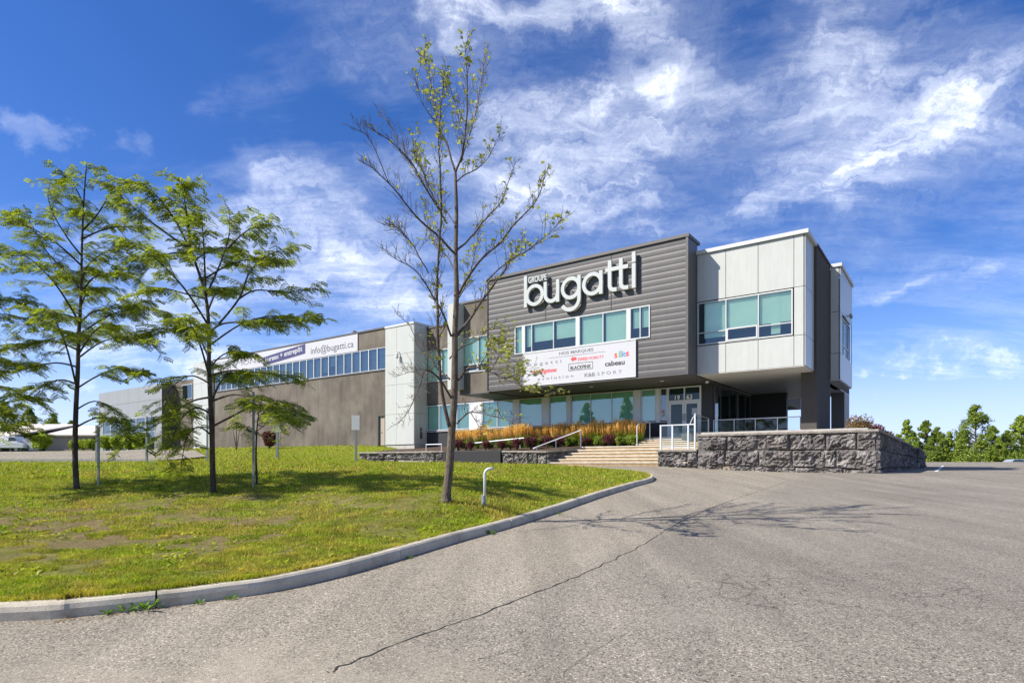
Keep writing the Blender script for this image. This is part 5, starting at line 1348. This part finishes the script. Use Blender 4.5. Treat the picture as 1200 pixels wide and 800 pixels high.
    for px, dy, r, lf in limbs:
        dy = (dy[0]*2.6, dy[1]*2.6); r *= .8; lf = lf*(.28 if px[0][1] < 300 else .42)
        Q = smooth(L(px, *dy), 4); m = len(Q)
        Q = [p + Vector((0, 0, 0)) + Vector([.02*noise.noise(p*3+Vector((k, 0, 0))) for k in (0, 7, 13)]) if 0 < i else p for i, p in enumerate(Q)]
        wood.tube(Q, [max(r*(1-.85*i/(m-1)), .004) for i in range(m)], 7)
        Pn = [np.array(p) for p in Q]; Ln = sum((Q[i+1]-Q[i]).length for i in range(m-1))
        nb = max(4, int(Ln/.062))
        for b in range(nb):
            tt = .18 + .82*(b+rr.random()*.8)/nb; p = poly_at(Pn, min(tt, .998)); tg = poly_at(Pn, min(tt+.05, .9999))-p; tg = tg/(np.linalg.norm(tg)+1e-9)
            a = rr.uniform(0, 6.28); s = np.array([math.cos(a), math.sin(a), rr.uniform(-.1, .5)])
            twig(p, tg*.85+s*.6, rr.uniform(.16, .46)*(1.15-.55*tt), max(r*.22*(1-.5*tt), .0032), lf*1.0, 1)
        leaves(Pn[-1], (0, 0, 1), 3*lf)
    part('limbs', wood, M['bark_twig'], t, True); part('leaves', leaf.data(), M['ash_leaf'], t)
build_ash()

# ------------------------------------------------------------------ leafy clumps for shrubs and far trees
def leafball(tri, c, rad, n, size, rr, hollow=.45, squash=1.0):
    u = rng.normal(size=(n, 3)); u /= np.linalg.norm(u, axis=1)[:, None]; r = rad*(hollow+(1-hollow)*rng.random(n)**.5)
    P = u*r[:, None]*np.array([1, 1, squash]) + np.array(c)
    a = rng.normal(size=(n, 3)); a /= np.linalg.norm(a, axis=1)[:, None]; b = np.cross(a, u+rng.normal(size=(n, 3))*.4); b /= np.linalg.norm(b, axis=1)[:, None]+1e-6
    s = size*(0.6+.8*rng.random(n))[:, None]; a *= s; b *= s*.5
    tri.add(np.stack([P-a, P-b, P+a, P+b], axis=1))
def shrub_proto(name, label, cat, mat, loc, R0, H, n, size, group, seed, twigs=True):
    rr = random.Random(seed); t = thing(name, label, cat, loc, 0, group); tri = Tri(); st = MB(); c = Vector(loc)
    for k in range(14):
        a = rr.uniform(0, 6.28); d = rr.uniform(0, .62)*R0; h = rr.uniform(.32, .82)*H
        leafball(tri, (c.x+d*math.cos(a), c.y+d*math.sin(a), c.z+h), R0*rr.uniform(.28, .46), n//14, size, rr, .3, .95)
        st.tube([(c.x, c.y, c.z-.05), (c.x+d*.5*math.cos(a), c.y+d*.5*math.sin(a), c.z+h*.6), (c.x+d*math.cos(a), c.y+d*math.sin(a), c.z+h)], [.02, .014, .006], 4)
    part('stems', st, M['bark_dark'], t); part('foliage', tri.data(), M[mat], t); return t
def bedpos(px, y): x = bx_(px, y); p = B(x, y, 0); p.z = bed_z(x, y); return p

def build_planting():
    # dark red barberries in front
    G = 'dark red shrubs behind the low stone wall'
    yb = -1.75
    spots = [(537, .32), (552, .40), (569, .42), (588, .38), (606, .46), (622, .50), (640, .50), (658, .52), (686, .42), (714, .50)]
    proto = None
    n = len(spots)
    for i, (px, r) in enumerate(spots):
        lab = f'rounded dark red shrub above the low wall, {ORD[i]} of {n} from the left'
        p = bedpos(px, yb + (0 if px < 610 else .6 if px < 635 else 1.5 if px < 650 else 1.95 if px < 670 else 2.15))
        if px > 635: p.z = 2.5
        if proto is None: proto = shrub_proto('barberry_shrub', lab, 'shrub', 'barberry', p, .5, .85, 2600, .035, G, 2); proto.scale = (1,)*3
        else: dup(proto, p, rr_.uniform(0, 6), lab, r/.5)
    # feather reed grass
    G = 'golden feather reed grass along the glazed front'
    def reed(loc, label, seed):
        rr = random.Random(seed); t = thing('feather_reed', label, 'ornamental grass', loc, 0, G); lf = Tri(); pl = Tri(); stm = MB(); c = np.array(loc)
        for k in range(260):
            a = rr.uniform(0, 6.28); d = rr.random()**.5*.12; h = rr.uniform(.45, .85); o = rr.uniform(.05, .42)
            b = c+np.array([d*math.cos(a), d*math.sin(a), 0]); m = b+np.array([o*.4*math.cos(a), o*.4*math.sin(a), h*.7]); e = b+np.array([o*math.cos(a), o*math.sin(a), h*rr.uniform(.75, 1)])
            w = np.array([-math.sin(a), math.cos(a), 0])*.011
            lf.add(np.array([[b-w, b+w, m+w*.8, m-w*.8], [m-w*.8, m+w*.8, e+w*.1, e-w*.1]]))
        for k in range(75):
            a = rr.uniform(0, 6.28); d = rr.random()**.5*.36; h = rr.uniform(.95, 1.32); b = c+np.array([d*.3*math.cos(a), d*.3*math.sin(a), .1]); e = c+np.array([d*math.cos(a), d*math.sin(a), h])
            s = b+(e-b)*.66; stm.tube([b, s], .005, 3, False)
            for q in range(9):
                u0, u1 = q/9, (q+1.3)/9; wd = .032*math.sin(math.pi*min(max(u0*.85+.12, 0), 1)); az = rr.uniform(0, 3.14); w = np.array([math.cos(az), math.sin(az), 0])*wd
                p0, p1 = s+(e-s)*u0, s+(e-s)*u1; pl.add(np.array([[p0, (p0+p1)/2-w, p1, (p0+p1)/2+w]]))
        part('leaves', lf.data(), M['reed_leaf'], t); part('stalks', stm, M['plume'], t); part('plumes', pl.data(), M['plume'], t); return t
    protos = []; pxs = []
    px = 534
    while px < 750: pxs.append(px); px += 8.3
    n = len(pxs)
    for i, px in enumerate(pxs):
        y = (.35 if px < 620 else .85)+ rr_.uniform(-.12, .12); p = bedpos(px, y); p.z += .0
        lab = f'golden feather reed clump before the ground-floor windows, {ORD[i]} of {n} from the left'
        if i < 3: protos.append(reed(p, lab, 50+i))
        else:
            s = protos[i % 3]; o = dup(s, p, rr_.uniform(0, 6), lab, rr_.uniform(.98, 1.20))
    # back rank hidden foliage that closes the row
    G = 'leafy green perennials in the planting bed'
    proto = None
    gs = [546, 573, 598, 630, 649, 668, 684, 703, 728, 741]
    for i, px in enumerate(gs):
        p = bedpos(px, -1.15 if px < 600 else -.3 if px < 640 else .3 if px < 665 else .5); lab = f'low green perennial among the dark red shrubs, {ORD[i]} of {len(gs)} from the left'
        if px > 640: p.z = 2.5
        if proto is None: proto = shrub_proto('green_perennial', lab, 'plant', 'reed_leaf', p, .42, .6, 1500, .05, G, 6)
        else: dup(proto, p, rr_.uniform(0, 6), lab, rr_.uniform(.85, 1.15))
    # plants on top of the corner of the stone wall
    c = Vector((15.0, 25.2, 2.85)); sdir = Vector((8.7, 11.2, 0)).normalized()
    G = 'shrubs on top of the tall stone wall'
    base = Vector((14.4, 24.0, 0)); inn = Vector((-sdir.y, sdir.x, 0))
    spots = [(0.35, .75, .72, 'tan_leaf', 'tan brown bushy shrub at the corner on top of the tall stone wall'), (2.2, .7, .6, 'barberry', 'dark red shrub on the tall stone wall just behind the tan one'), (3.8, .7, .6, 'barberry', 'dark red shrub in the middle of the tall stone wall top'), (5.4, .7, .55, 'barberry', 'dark red shrub farther back on the tall stone wall, before the golden one'), (7.6, .7, .6, 'plume', 'golden shrub farthest back on the tall stone wall')]
    for i, (d, o, r, mt, lab) in enumerate(spots):
        p = base+sdir*(d+1.2)+inn*(o+.1); p.z = 2.72-.02*d
        shrub_proto('wall_shrub', lab, 'shrub', mt, p, r, .85-.03*d, 1700, .05, G, 30+i)
rr_ = random.Random(77)
build_planting()

def build_bushes():
    spots = [(86, 70, 1.0), (98, 70, 1.1), (110, 70, 1.15), (126, 69, 1.45), (139, 68, 1.5), (151, 67, 1.55), (163, 66, 1.6)]
    proto = None
    for i, (px, Y, h) in enumerate(spots):
        p = at(px, 528, Y); lab = f'clipped green bush before the entrance wing, {ORD[i]} of seven from the left'
        if proto is None: proto = shrub_proto('green_bush', lab, 'bush', 'bright_leaf', p, .95, 1.2, 2600, .10, 'green bushes along the entrance wing', 70); 
        else: dup(proto, p, i*1.3, lab, h/1.1)
    o = dup(proto, at(49, 528, 74), 2.0, 'single round green bush in front of the beige shop', 1.55); del o['group']
    # purple bush and sapling by the brown wall
    p = at(316, 524.5, 50); p.z = zL(p.x, p.y)
    shrub_proto('purple_shrub', 'round purple-leaved shrub at the foot of the brown warehouse wall', 'shrub', 'barberry', p, .85, 1.6, 2400, .09, None, 71)
    p = at(277, 524, 50); p.z = zL(p.x, p.y)
    t = thing('sapling', 'thin sapling with a few yellow leaves beside the brown wall', 'tree', p); w = MB(); tri = Tri()
    for dx, h in ((-.35, 2.1), (.0, 2.6), (.3, 1.9)):
        w.tube([p, p+Vector((dx*.4, 0, h*.4)), p+Vector((dx, 0, h))], [.05, .035, .012], 5); leafball(tri, (p.x+dx, p.y, p.z+h), .45, 150, .07, rr_)
    part('stems', w, M['bark_twig'], t); part('leaves', tri.data(), M['ash_leaf'], t)
build_bushes()

# ------------------------------------------------------------------ far trees
def far_tree(label, loc, H, Wd, seed, mat, name='broadleaf_tree', group='trees beyond the parking lot', airy=False):
    rr = random.Random(seed); t = thing(name, label, 'tree', loc, 0, group); tri = Tri(); w = MB(); c = Vector(loc); Wd *= 1.25
    w.tube([c, c+Vector((.1, 0, H*.35)), c+Vector((0, .1, H*.95))], [H*.022, H*.015, .03], 6)
    n = 80
    for k in range(n):
        f = rr.random(); h = H*(.14+.84*f); rad = Wd*.5*(1-f**1.9)*(.3+.7*rr.random())+.1; a = rr.uniform(0, 6.28)
        q = c+Vector((rad*math.cos(a), rad*math.sin(a), h)); s0 = Wd*(.07+.10*rr.random())*(1-.45*f)
        w.tube([c+Vector((0, 0, h*.8)), q], [.05, .02], 4, False)
        leafball(tri, tuple(q), s0*1.05, 75 if not airy else 45, .19, rr, .2, .8)
    part('trunk', w, M['bark_grey'], t); part('crown', tri.data(), M[mat], t); return t
def build_far():
    G = 'trees beyond the parking lot'
    # (px, py of top, distance, width px)
    rows = [(1143, 474, 116, 46), (1063, 491, 116, 22), (1085, 492, 118, 24), (1197, 487, 117, 34), (1098, 500, 122, 24), (1112, 505, 119, 28), (1128, 503, 124, 30), (1163, 499, 121, 30), (1180, 504, 116, 28), (1052, 508, 124, 24), (1070, 505, 126, 26),
            (1210, 495, 121, 34), (1228, 500, 118, 34), (1245, 490, 122, 36), (1265, 500, 118, 34), (1290, 494, 122, 40), (1036, 512, 126, 22), (1150, 508, 113, 26), (1105, 512, 113, 22), (1171, 513, 112, 22), (1090, 515, 112, 22), (1125, 514, 112, 20)]
    vis = [r for r in rows if r[0] < 1215]
    order = sorted(range(len(rows)), key=lambda i: rows[i][0]); rank = {i: k for k, i in enumerate(order)}
    pr = {}
    for i, (px, py, Y, wp) in enumerate(rows):
        base = at(px, 538.5, Y); base.z = 1.0; top = at(px, py, Y).z; H = top-base.z; k = i % 4
        kind = ['tallest-growing dark green', 'pale green', 'dense dark green', 'bright green'][k] if i else 'tallest dark green'
        kind = {0: 'dark green', 1: 'pale green', 2: 'dense dark green', 3: 'bright green'}[k]
        lab = f'{kind} tree beyond the parking lot, {ORD[rank[i]]} from the left of its line'
        if i == 0: lab = 'tallest dark green tree beyond the parking lot, standing well above its neighbours'
        if k not in pr: pr[k] = (far_tree(lab, base, H, wp/F_PX*Y, 90+k, ['far_leaf', 'far_leaf_pale', 'far_leaf', 'far_leaf_pale'][k], group=G, airy=k == 1), H)
        else: dup(pr[k][0], base, i*1.7, lab, H/pr[k][1])
    tri = Tri()                                      # scrub closing the foot of the tree line
    for k in range(620):
        x = rr_.uniform(66, 150); y = rr_.uniform(110, 126); h = rr_.uniform(1.4, 5.4)*(.6+.4*(y-110)/16); leafball(tri, (x, y, 1.0+h*.6), h*.6, 60, .17, rr_, .2, 1)
    solo('scrub', tri.data(), M['far_leaf_pale'], kind='stuff', label='green scrub along the foot of the far tree line', cat='scrub')
    tri = Tri(); N = 9000
    X = rng.uniform(62, 150, N); Yy = rng.uniform(104, 110, N); h = rng.uniform(.35, .75, N); w = .07; z = 1.0
    P = np.stack([X, Yy, np.full(N, z)], 1); dx = np.stack([np.full(N, w), np.zeros(N), np.zeros(N)], 1); up = np.stack([rng.normal(0, .1, N), rng.normal(0, .1, N), h], 1)
    tri.add(np.stack([P-dx, P+dx, P+dx*.3+up, P-dx*.3+up], 1)); solo('dry_grass', tri.data(), M['dry_grass'], kind='stuff', label='strip of reddish dry grass past the parking lot edge', cat='grass')
    # behind the shop on the left
    G = 'trees behind the beige shop'
    L = [(6, 470, 104, 60), (34, 478, 108, 50), (62, 484, 106, 46), (-40, 474, 108, 60), (-90, 478, 106, 70), (84, 492, 112, 40)]
    o2 = sorted(range(len(L)), key=lambda i: L[i][0])
    for i, (px, py, Y, wp) in enumerate(L):
        base = at(px, 528, Y); base.z = 3.2; H = at(px, py, Y).z-base.z
        lab = f'dark leafy tree behind the beige shop, {ORD[o2.index(i)]} from the left'
        o = dup(pr[i % 2*2][0], base, i*2.1, lab, H/pr[i % 2*2][1]); o['group'] = G
    for i, (x, y, H) in enumerate([(-37, 18, 8.5), (-44, 8, 10.5)]):
        base = Vector((x, y, 1.4)); lab = ['smaller', 'larger'][i]+' broadleaf tree outside the frame, seen only mirrored in the ground-floor glass'
        o = dup(pr[1][0], base, i*2.0, lab, H/pr[1][1]); del o['group']
build_far()

# ------------------------------------------------------------------ the beige shop, vehicles
def wheel(p, ax, r, parent):
    mb = MB(); mb.tube([p-ax*.1, p+ax*.1], r, 18); w = part('wheel', mb, M['rubber'], parent); mb = MB(); mb.tube([p-ax*.105, p+ax*.105], r*.6, 14); part('rim', mb, M['galv'], w)
def car(label, loc, rz, L, Wd, H, mat, van=False):
    t = thing('parked_van' if van else 'parked_car', label, 'van' if van else 'car', loc, rz); m = lambda x, y, z: Vector(loc) + Matrix.Rotation(rz, 3, 'Z') @ Vector((x, y, z))
    if van: prof = [(-.5, .25), (-.5, .55), (-.46, .97), (.26, 1.0), (.36, .6), (.48, .48), (.5, .25)]; roofz = None
    else: prof = [(-.5, .28), (-.5, .62), (-.40, .68), (-.27, .97), (.06, 1.0), (.22, .70), (.44, .60), (.5, .45), (.5, .28)]
    body = MB(); secs = []
    for s, k in ((-1, 0), (-.92, 1), (.92, 1), (1, 0)):
        row = []
        for x, z in prof:
            inset = 1-.16*max(0, (z-.62))/.38; zz = z*H
            row.append(m(x*L*(1 if k else .985), s*Wd/2*inset*(1), zz*(1 if k else (.985 if z > .5 else 1))))
        secs.append(row)
    b = len(body.v); n = len(prof)
    for r_ in secs: body.v += [tuple(p) for p in r_]
    for i in range(3):
        for j in range(n): a = b+i*n+j; c = b+i*n+(j+1) % n; body.f.append((a, c, c+n, a+n))
    body.f.append(tuple(b+j for j in range(n-1, -1, -1))); body.f.append(tuple(b+3*n+j for j in range(n)))
    part('body', body, M[mat], t, bevel=.03)
    for s in (-1, 1):
        g = MB()
        xs = (-.33, -.23, .04, .17) if not van else (.12, .12, .25, .33)
        g.prism([(xs[0], .69), (xs[3], .70), (xs[2], .94), (xs[1], .93)], 0, .01, lambda p, t_: m(p[0]*L, s*(Wd/2*(1-.16*max(0, (p[1]-.62))/.38)+.004+t_), p[1]*H)); part('window', g, M['room'], t)
        for x in (-.31, .31): wheel(m(x*L, s*(Wd/2-.12), .32), Matrix.Rotation(rz, 3, 'Z') @ Vector((0, 1, 0)), .32, t)
        l = MB(); l.box(-.502*L, -.49*L, s*Wd*.33-.12, s*Wd*.33+.12, .5*H, .58*H, m); part('tail_light', l, M['lamp_red'], t)
        l = MB(); l.box(.488*L, .502*L, s*Wd*.33-.14, s*Wd*.33+.14, .47*H, .54*H, m); part('headlight', l, M['white_trim'], t)
    g = MB(); g.quad(m(.232*L, -Wd*.40, .70*H), m(.232*L, Wd*.40, .70*H), m(.075*L, Wd*.35, .985*H), m(.075*L, -Wd*.35, .985*H)); part('windscreen', g, M['room'], t)
def build_shop():
    Y = 85.0; wx = lambda x, y, z: Vector((x, y, z))
    t = thing('shop', 'low beige shop with pale metal roof and open canopy beyond the access road', 'building', at(60, 528, Y))
    x1, xm, x0 = -56.5, -65.0, -92.0; g = 3.0
    w = MB(); w.box(xm, x1+2.2, Y, Y+14, g-1, 5.45, wx); part('wall', w, M['shop_wall'], t)
    r = MB(); r.prism([(Y-.5, 5.45), (Y+7, 7.1), (Y+14.5, 5.45), (Y+14.5, 5.6), (Y+7, 7.3), (Y-.5, 5.62)], xm-.3, x1+2.6, lambda p, x: Vector((x, p[0], p[1]))); part('roof', r, M['shop_roof'], t)
    r = MB(); r.prism([(Y-6, 5.0), (Y+7, 7.35), (Y+14, 5.5), (Y+14, 5.7), (Y+7, 7.55), (Y-6, 5.2)], x0, xm-.32, lambda p, x: Vector((x, p[0], p[1]))); part('canopy_roof', r, M['shop_roof'], t)
    w = MB(); w.box(x0, xm-.02, Y+3, Y+13, g-1, 5.6, wx); part('back_wall', w, M['dark_slate'], t)
    for x in np.arange(x0+.3, xm, 4.4): p = MB(); p.box(x-.08, x+.08, Y-5.6, Y-5.44, g-1, 5.0, wx); part('post', p, M['trim_grey'], t)
    g0 = lambda px, Y: Vector((at(px, 528, Y).x, Y, zL(at(px, 528, Y).x, Y)))
    p = g0(10, 77); car('white delivery van parked under the shop canopy at the left edge', p, 0.1, 4.8, 1.9, 1.95, 'car_white', True)
    for i, (px, h, mt, lab) in enumerate([(27, 1.5, 'car_white', 'tall white wrapped pallet under the shop canopy'), (33, .8, 'crate_blue', 'low blue wrapped pallet beside the white one under the canopy'), (37.5, 1.7, 'banner_white', 'white display rack right of the blue pallet by the round bush')]):
        p = g0(px, 77.5); t = thing('wrapped_pallet' if i < 2 else 'display_rack', lab, 'pallet' if i < 2 else 'rack', p)
        mb = MB(); 
        for s in (-.45, 0, .45): mb.box(p.x+s-.06, p.x+s+.06, p.y-.5, p.y+.5, p.z, p.z+.12, wx)
        mb2 = MB()
        for k in range(3): mb2.box(p.x-.5+.02*k, p.x+.5-.02*k, p.y-.5, p.y+.48, p.z+.125+k*(h-.12)/3, p.z+.12+(k+1)*(h-.12)/3-.01, wx)
        part('pallet_base', mb, M['bark_grey'], t); part('load', mb2, M[mt], t, bevel=.03)
    car('silver parked car showing only its roof above the far edge of the lot', Vector((82.8, 100, .88)), 0.0, 4.5, 1.8, 1.47, 'car_silver')
build_shop()

# ------------------------------------------------------------------ posts and small things on the lawn
def build_posts():
    def post(name, px, Y, top, label, cat, plate=None, r=.03):
        b = at(px, 560, Y); b.z = zL(b.x, b.y); zt = at(px, top, Y).z; t = thing(name, label, cat, b, 0.3)
        mb = MB(); mb.prism([(-r, -r), (r, -r), (r, r), (r*.55, r), (r*.55, -r*.4), (-r*.55, -r*.4), (-r*.55, r), (-r, r)], b.z-.15, zt, lambda p, z: Vector((b.x+p[0], b.y+p[1], z))); part('post', mb, M['galv'], t)
        if plate:
            w, h = plate; mb = MB(); mb.box(b.x-w/2, b.x+w/2, b.y-r-.008, b.y-r-.003, zt-h-.03, zt+.02, lambda x, y, z: Vector((x, y, z))); part('sign_plate', mb, M['white_trim'], t, bevel=.0)
    post('sign_post', 417, 27.8, 487, 'galvanised post carrying a blank white plate, right of the warehouse trees', 'sign post', (.36, .62), .045)
    post('sign_post', 325, 36, 497, 'shorter galvanised post with a small white plate near the purple shrub', 'sign post', (.5, .42), .06)
    post('metal_post', 297, 14.5, 459, 'slim tall galvanised post right of the locust trunk', 'post', None, .022)
    post('metal_post', 243, 33, 478, 'grey metal post just left of the locust trunk, farther back', 'post', None, .04)
    post('metal_post', 172, 29, 488, 'grey metal post between the two locust trees at the road edge', 'post', None, .04)
    post('metal_post', 115.5, 14.6, 500, 'slim metal stake close to the left locust trunk', 'post', None, .02)
    post('metal_post', 113.5, 29, 498, 'thicker grey post directly behind the slim stake', 'post', None, .045)
    b = at(568, 589, 11.3); b.z = zL(b.x, b.y); t = thing('pipe_stub', 'short white bent pipe standing in the grass right of the bare tree', 'pipe', b)
    s = 11.3/F_PX; h = 44*s; mb = MB(); pts = [b+Vector((0, 0, -.1)), b+Vector((0, 0, h*.80))]
    for a in np.linspace(0, 80, 6)[1:]: pts.append(b+Vector((.11*(1-math.cos(R(a))), 0, h*.80+.11*math.sin(R(a)))))
    pts.append(pts[-1]+Vector((.07, 0, .0)))
    mb.tube(pts, .026, 10); part('pipe', mb, M['rail_white'], t, True)
    mb = MB(); mb.box(b.x-.06, b.x-.02, b.y-.05, b.y+.03, b.z, b.z+.17, lambda x, y, z: Vector((x, y, z))); part('clamp', mb, M['white_trim'], t)
    # weeds in the kerb joint
    W_ = [(150, 714, .10, 'left'), (172, 712.5, .17, ''), (126, 717, .06, ''), (233, 705.5, .06, ''), (271, 700.5, .07, ''), (480, 652, .06, ''), (575, 623.5, .11, ''), (655, 600, .06, '')]
    W_.sort(); proto = None
    for i, (px, py, h, _) in enumerate(W_):
        p = gp(px, py+2); lab = f'small green weed growing at the foot of the kerb, {ORD[i]} from the left of eight'
        if proto is None:
            t = thing('weed', lab, 'weed', p, 0, 'weeds along the kerb'); tri = Tri()
            for k in range(46):
                a = rr_.uniform(0, 6.28); e = rr_.uniform(.1, 1.0); d = np.array([math.cos(a), math.sin(a), e*1.5]); q = np.array([[[0, 0, 0], [.5, .17, .05], [1, 0, -.12], [.5, -.17, .05]]])
                tri.add(q @ frame(d, rr_.uniform(-1, 1)) * rr_.uniform(.025, .05) + np.array(p) + d/np.linalg.norm(d)*rr_.uniform(0, .055)*np.array([1.3, 1.3, 1]))
            part('leaves', tri.data(), M['weed'], t); proto = t
        else: dup(proto, p, i*1.1, lab, min(h/.08, 1.7))
build_posts()

# ------------------------------------------------------------------ grass blades
def build_grass():
    def scatter(n, y0, y1, w, h, seed, thin):
        g = np.random.default_rng(seed); out = []
        Y = y0*(y1/y0)**g.random(n*2); k = g.uniform(-.95, .36, n*2); X = k*Y; P = np.stack([X, Y], 1); P = P[inside_mask(P, LAWN)][:n]
        # sparse where the bank is worn
        keep = np.array([noise.noise(Vector((x*.9, y*.9, 3))) + .7*noise.noise(Vector((x*3, y*3, 9))) for x, y in P])
        d = np.hypot(P[:, 0]*.30+1.9, P[:, 1]*.42-4.2); worn = np.clip((2.1-d)/1.6, 0, 1)
        m = keep > (-.55 + worn*.75*thin); P = P[m]; keep = keep[m]
        z = zLv(P)-.01; N = len(P); hh = h*(.5+.9*g.random(N))*(1+.45*np.clip(keep, -1, 1)); a = g.uniform(0, 6.28, N); ww = w*(.6+.8*g.random(N))
        b = np.stack([P[:, 0], P[:, 1], z], 1); s = np.stack([np.cos(a)*ww, np.sin(a)*ww, np.zeros(N)], 1)
        ln = np.stack([g.normal(0, .45, N)*hh, g.normal(0, .45, N)*hh, hh], 1); md = b + ln*.55 + np.stack([np.zeros(N), np.zeros(N), hh*.10], 1)
        return np.stack([b-s, b+s, md+s*.7, md-s*.7], 1), np.stack([md-s*.7, md+s*.7, b+ln*[1, 1, .9]+s*.08, b+ln*[1, 1, .9]-s*.08], 1)
    tri = Tri()
    for args in ((150000, 5.0, 9.5, .0035, .042, 1, .80), (100000, 9.0, 17, .006, .050, 2, .62), (50000, 16, 34, .013, .07, 3, .6), (16000, 33, 62, .03, .10, 4, 0)):
        a, b = scatter(*args); tri.add(a); tri.add(b)
    g = np.random.default_rng(44); N = 16000                       # ragged edge over the kerb
    ii = g.integers(10, len(KI)-2, N); f = g.random(N); A = np.array([[p.x, p.y] for p in KI]); P = A[ii]*(1-f)[:, None]+A[ii+1]*f[:, None]
    nr = np.array([[left_of(KC, int(i)).x, left_of(KC, int(i)).y] for i in ii]); P = P + nr*(g.normal(.03, .035, N))[:, None]; K = np.array([zA(*p) for p in P])+KH-.01
    hh = g.uniform(.025, .075, N); a = g.uniform(0, 6.28, N); s = np.stack([np.cos(a)*.0035, np.sin(a)*.0035, np.zeros(N)], 1); b = np.stack([P[:, 0], P[:, 1], K], 1)
    ln = np.stack([-nr[:, 0]*hh*.6+g.normal(0, .3, N)*hh, -nr[:, 1]*hh*.6+g.normal(0, .3, N)*hh, hh*.8], 1); md = b+ln*.55+np.stack([np.zeros(N), np.zeros(N), hh*.15], 1)
    tri.add(np.stack([b-s, b+s, md+s*.7, md-s*.7], 1)); tri.add(np.stack([md-s*.7, md+s*.7, b+ln+s*.1, b+ln-s*.1], 1))
    # taller broad-leaved weeds through the turf
    N = 2600; Y = 5.5*(22/5.5)**g.random(N); X = g.uniform(-.95, .3, N)*Y; P = np.stack([X, Y], 1); P = P[inside_mask(P, LAWN)]; Z = zLv(P); q = np.array([[[0, 0, 0], [.5, .22, .25], [1, 0, .2], [.5, -.22, .25]]])
    for (x, y), z in zip(P, Z):
        if noise.noise(Vector((x*.8, y*.8, 20))) < .02: continue
        for k in range(5):
            a = g.uniform(0, 6.28); tri.add(q @ frame(np.array([math.cos(a), math.sin(a), g.uniform(.1, .8)]), 0) * g.uniform(.03, .075) + np.array([x, y, z+.01]))
    solo('grass', tri.data(), M['blade'], kind='stuff', label='short sunlit lawn grass on the sloping bank', cat='grass')

def build_litter():
    tri = Tri(); g = np.random.default_rng(12); q = np.array([[[-.5, 0, 0], [0, -.3, .04], [.5, 0, 0], [0, .3, .10]]])
    for k in range(1500):
        i = int(g.integers(14, len(KC)-30)); nr = left_of(KC, i); p = KC[i].lerp(KC[min(i+1, len(KC)-1)], float(g.random())) - nr*float(.015+abs(g.normal(0, .09 if k % 5 else .5)))
        s = .008+.018*g.random()**2; A = frame(np.array([math.cos(k*2.4), math.sin(k*2.4), .05]), g.uniform(-.4, .4)); tri.add(q @ A * s + np.array([p.x, p.y, zA(p.x, p.y)+.007]))
    solo('leaf_litter', tri.data(), M['dry_grass'], kind='stuff', label='dry leaf crumbs and grit lying along the foot of the kerb', cat='litter')
build_litter()
build_grass()
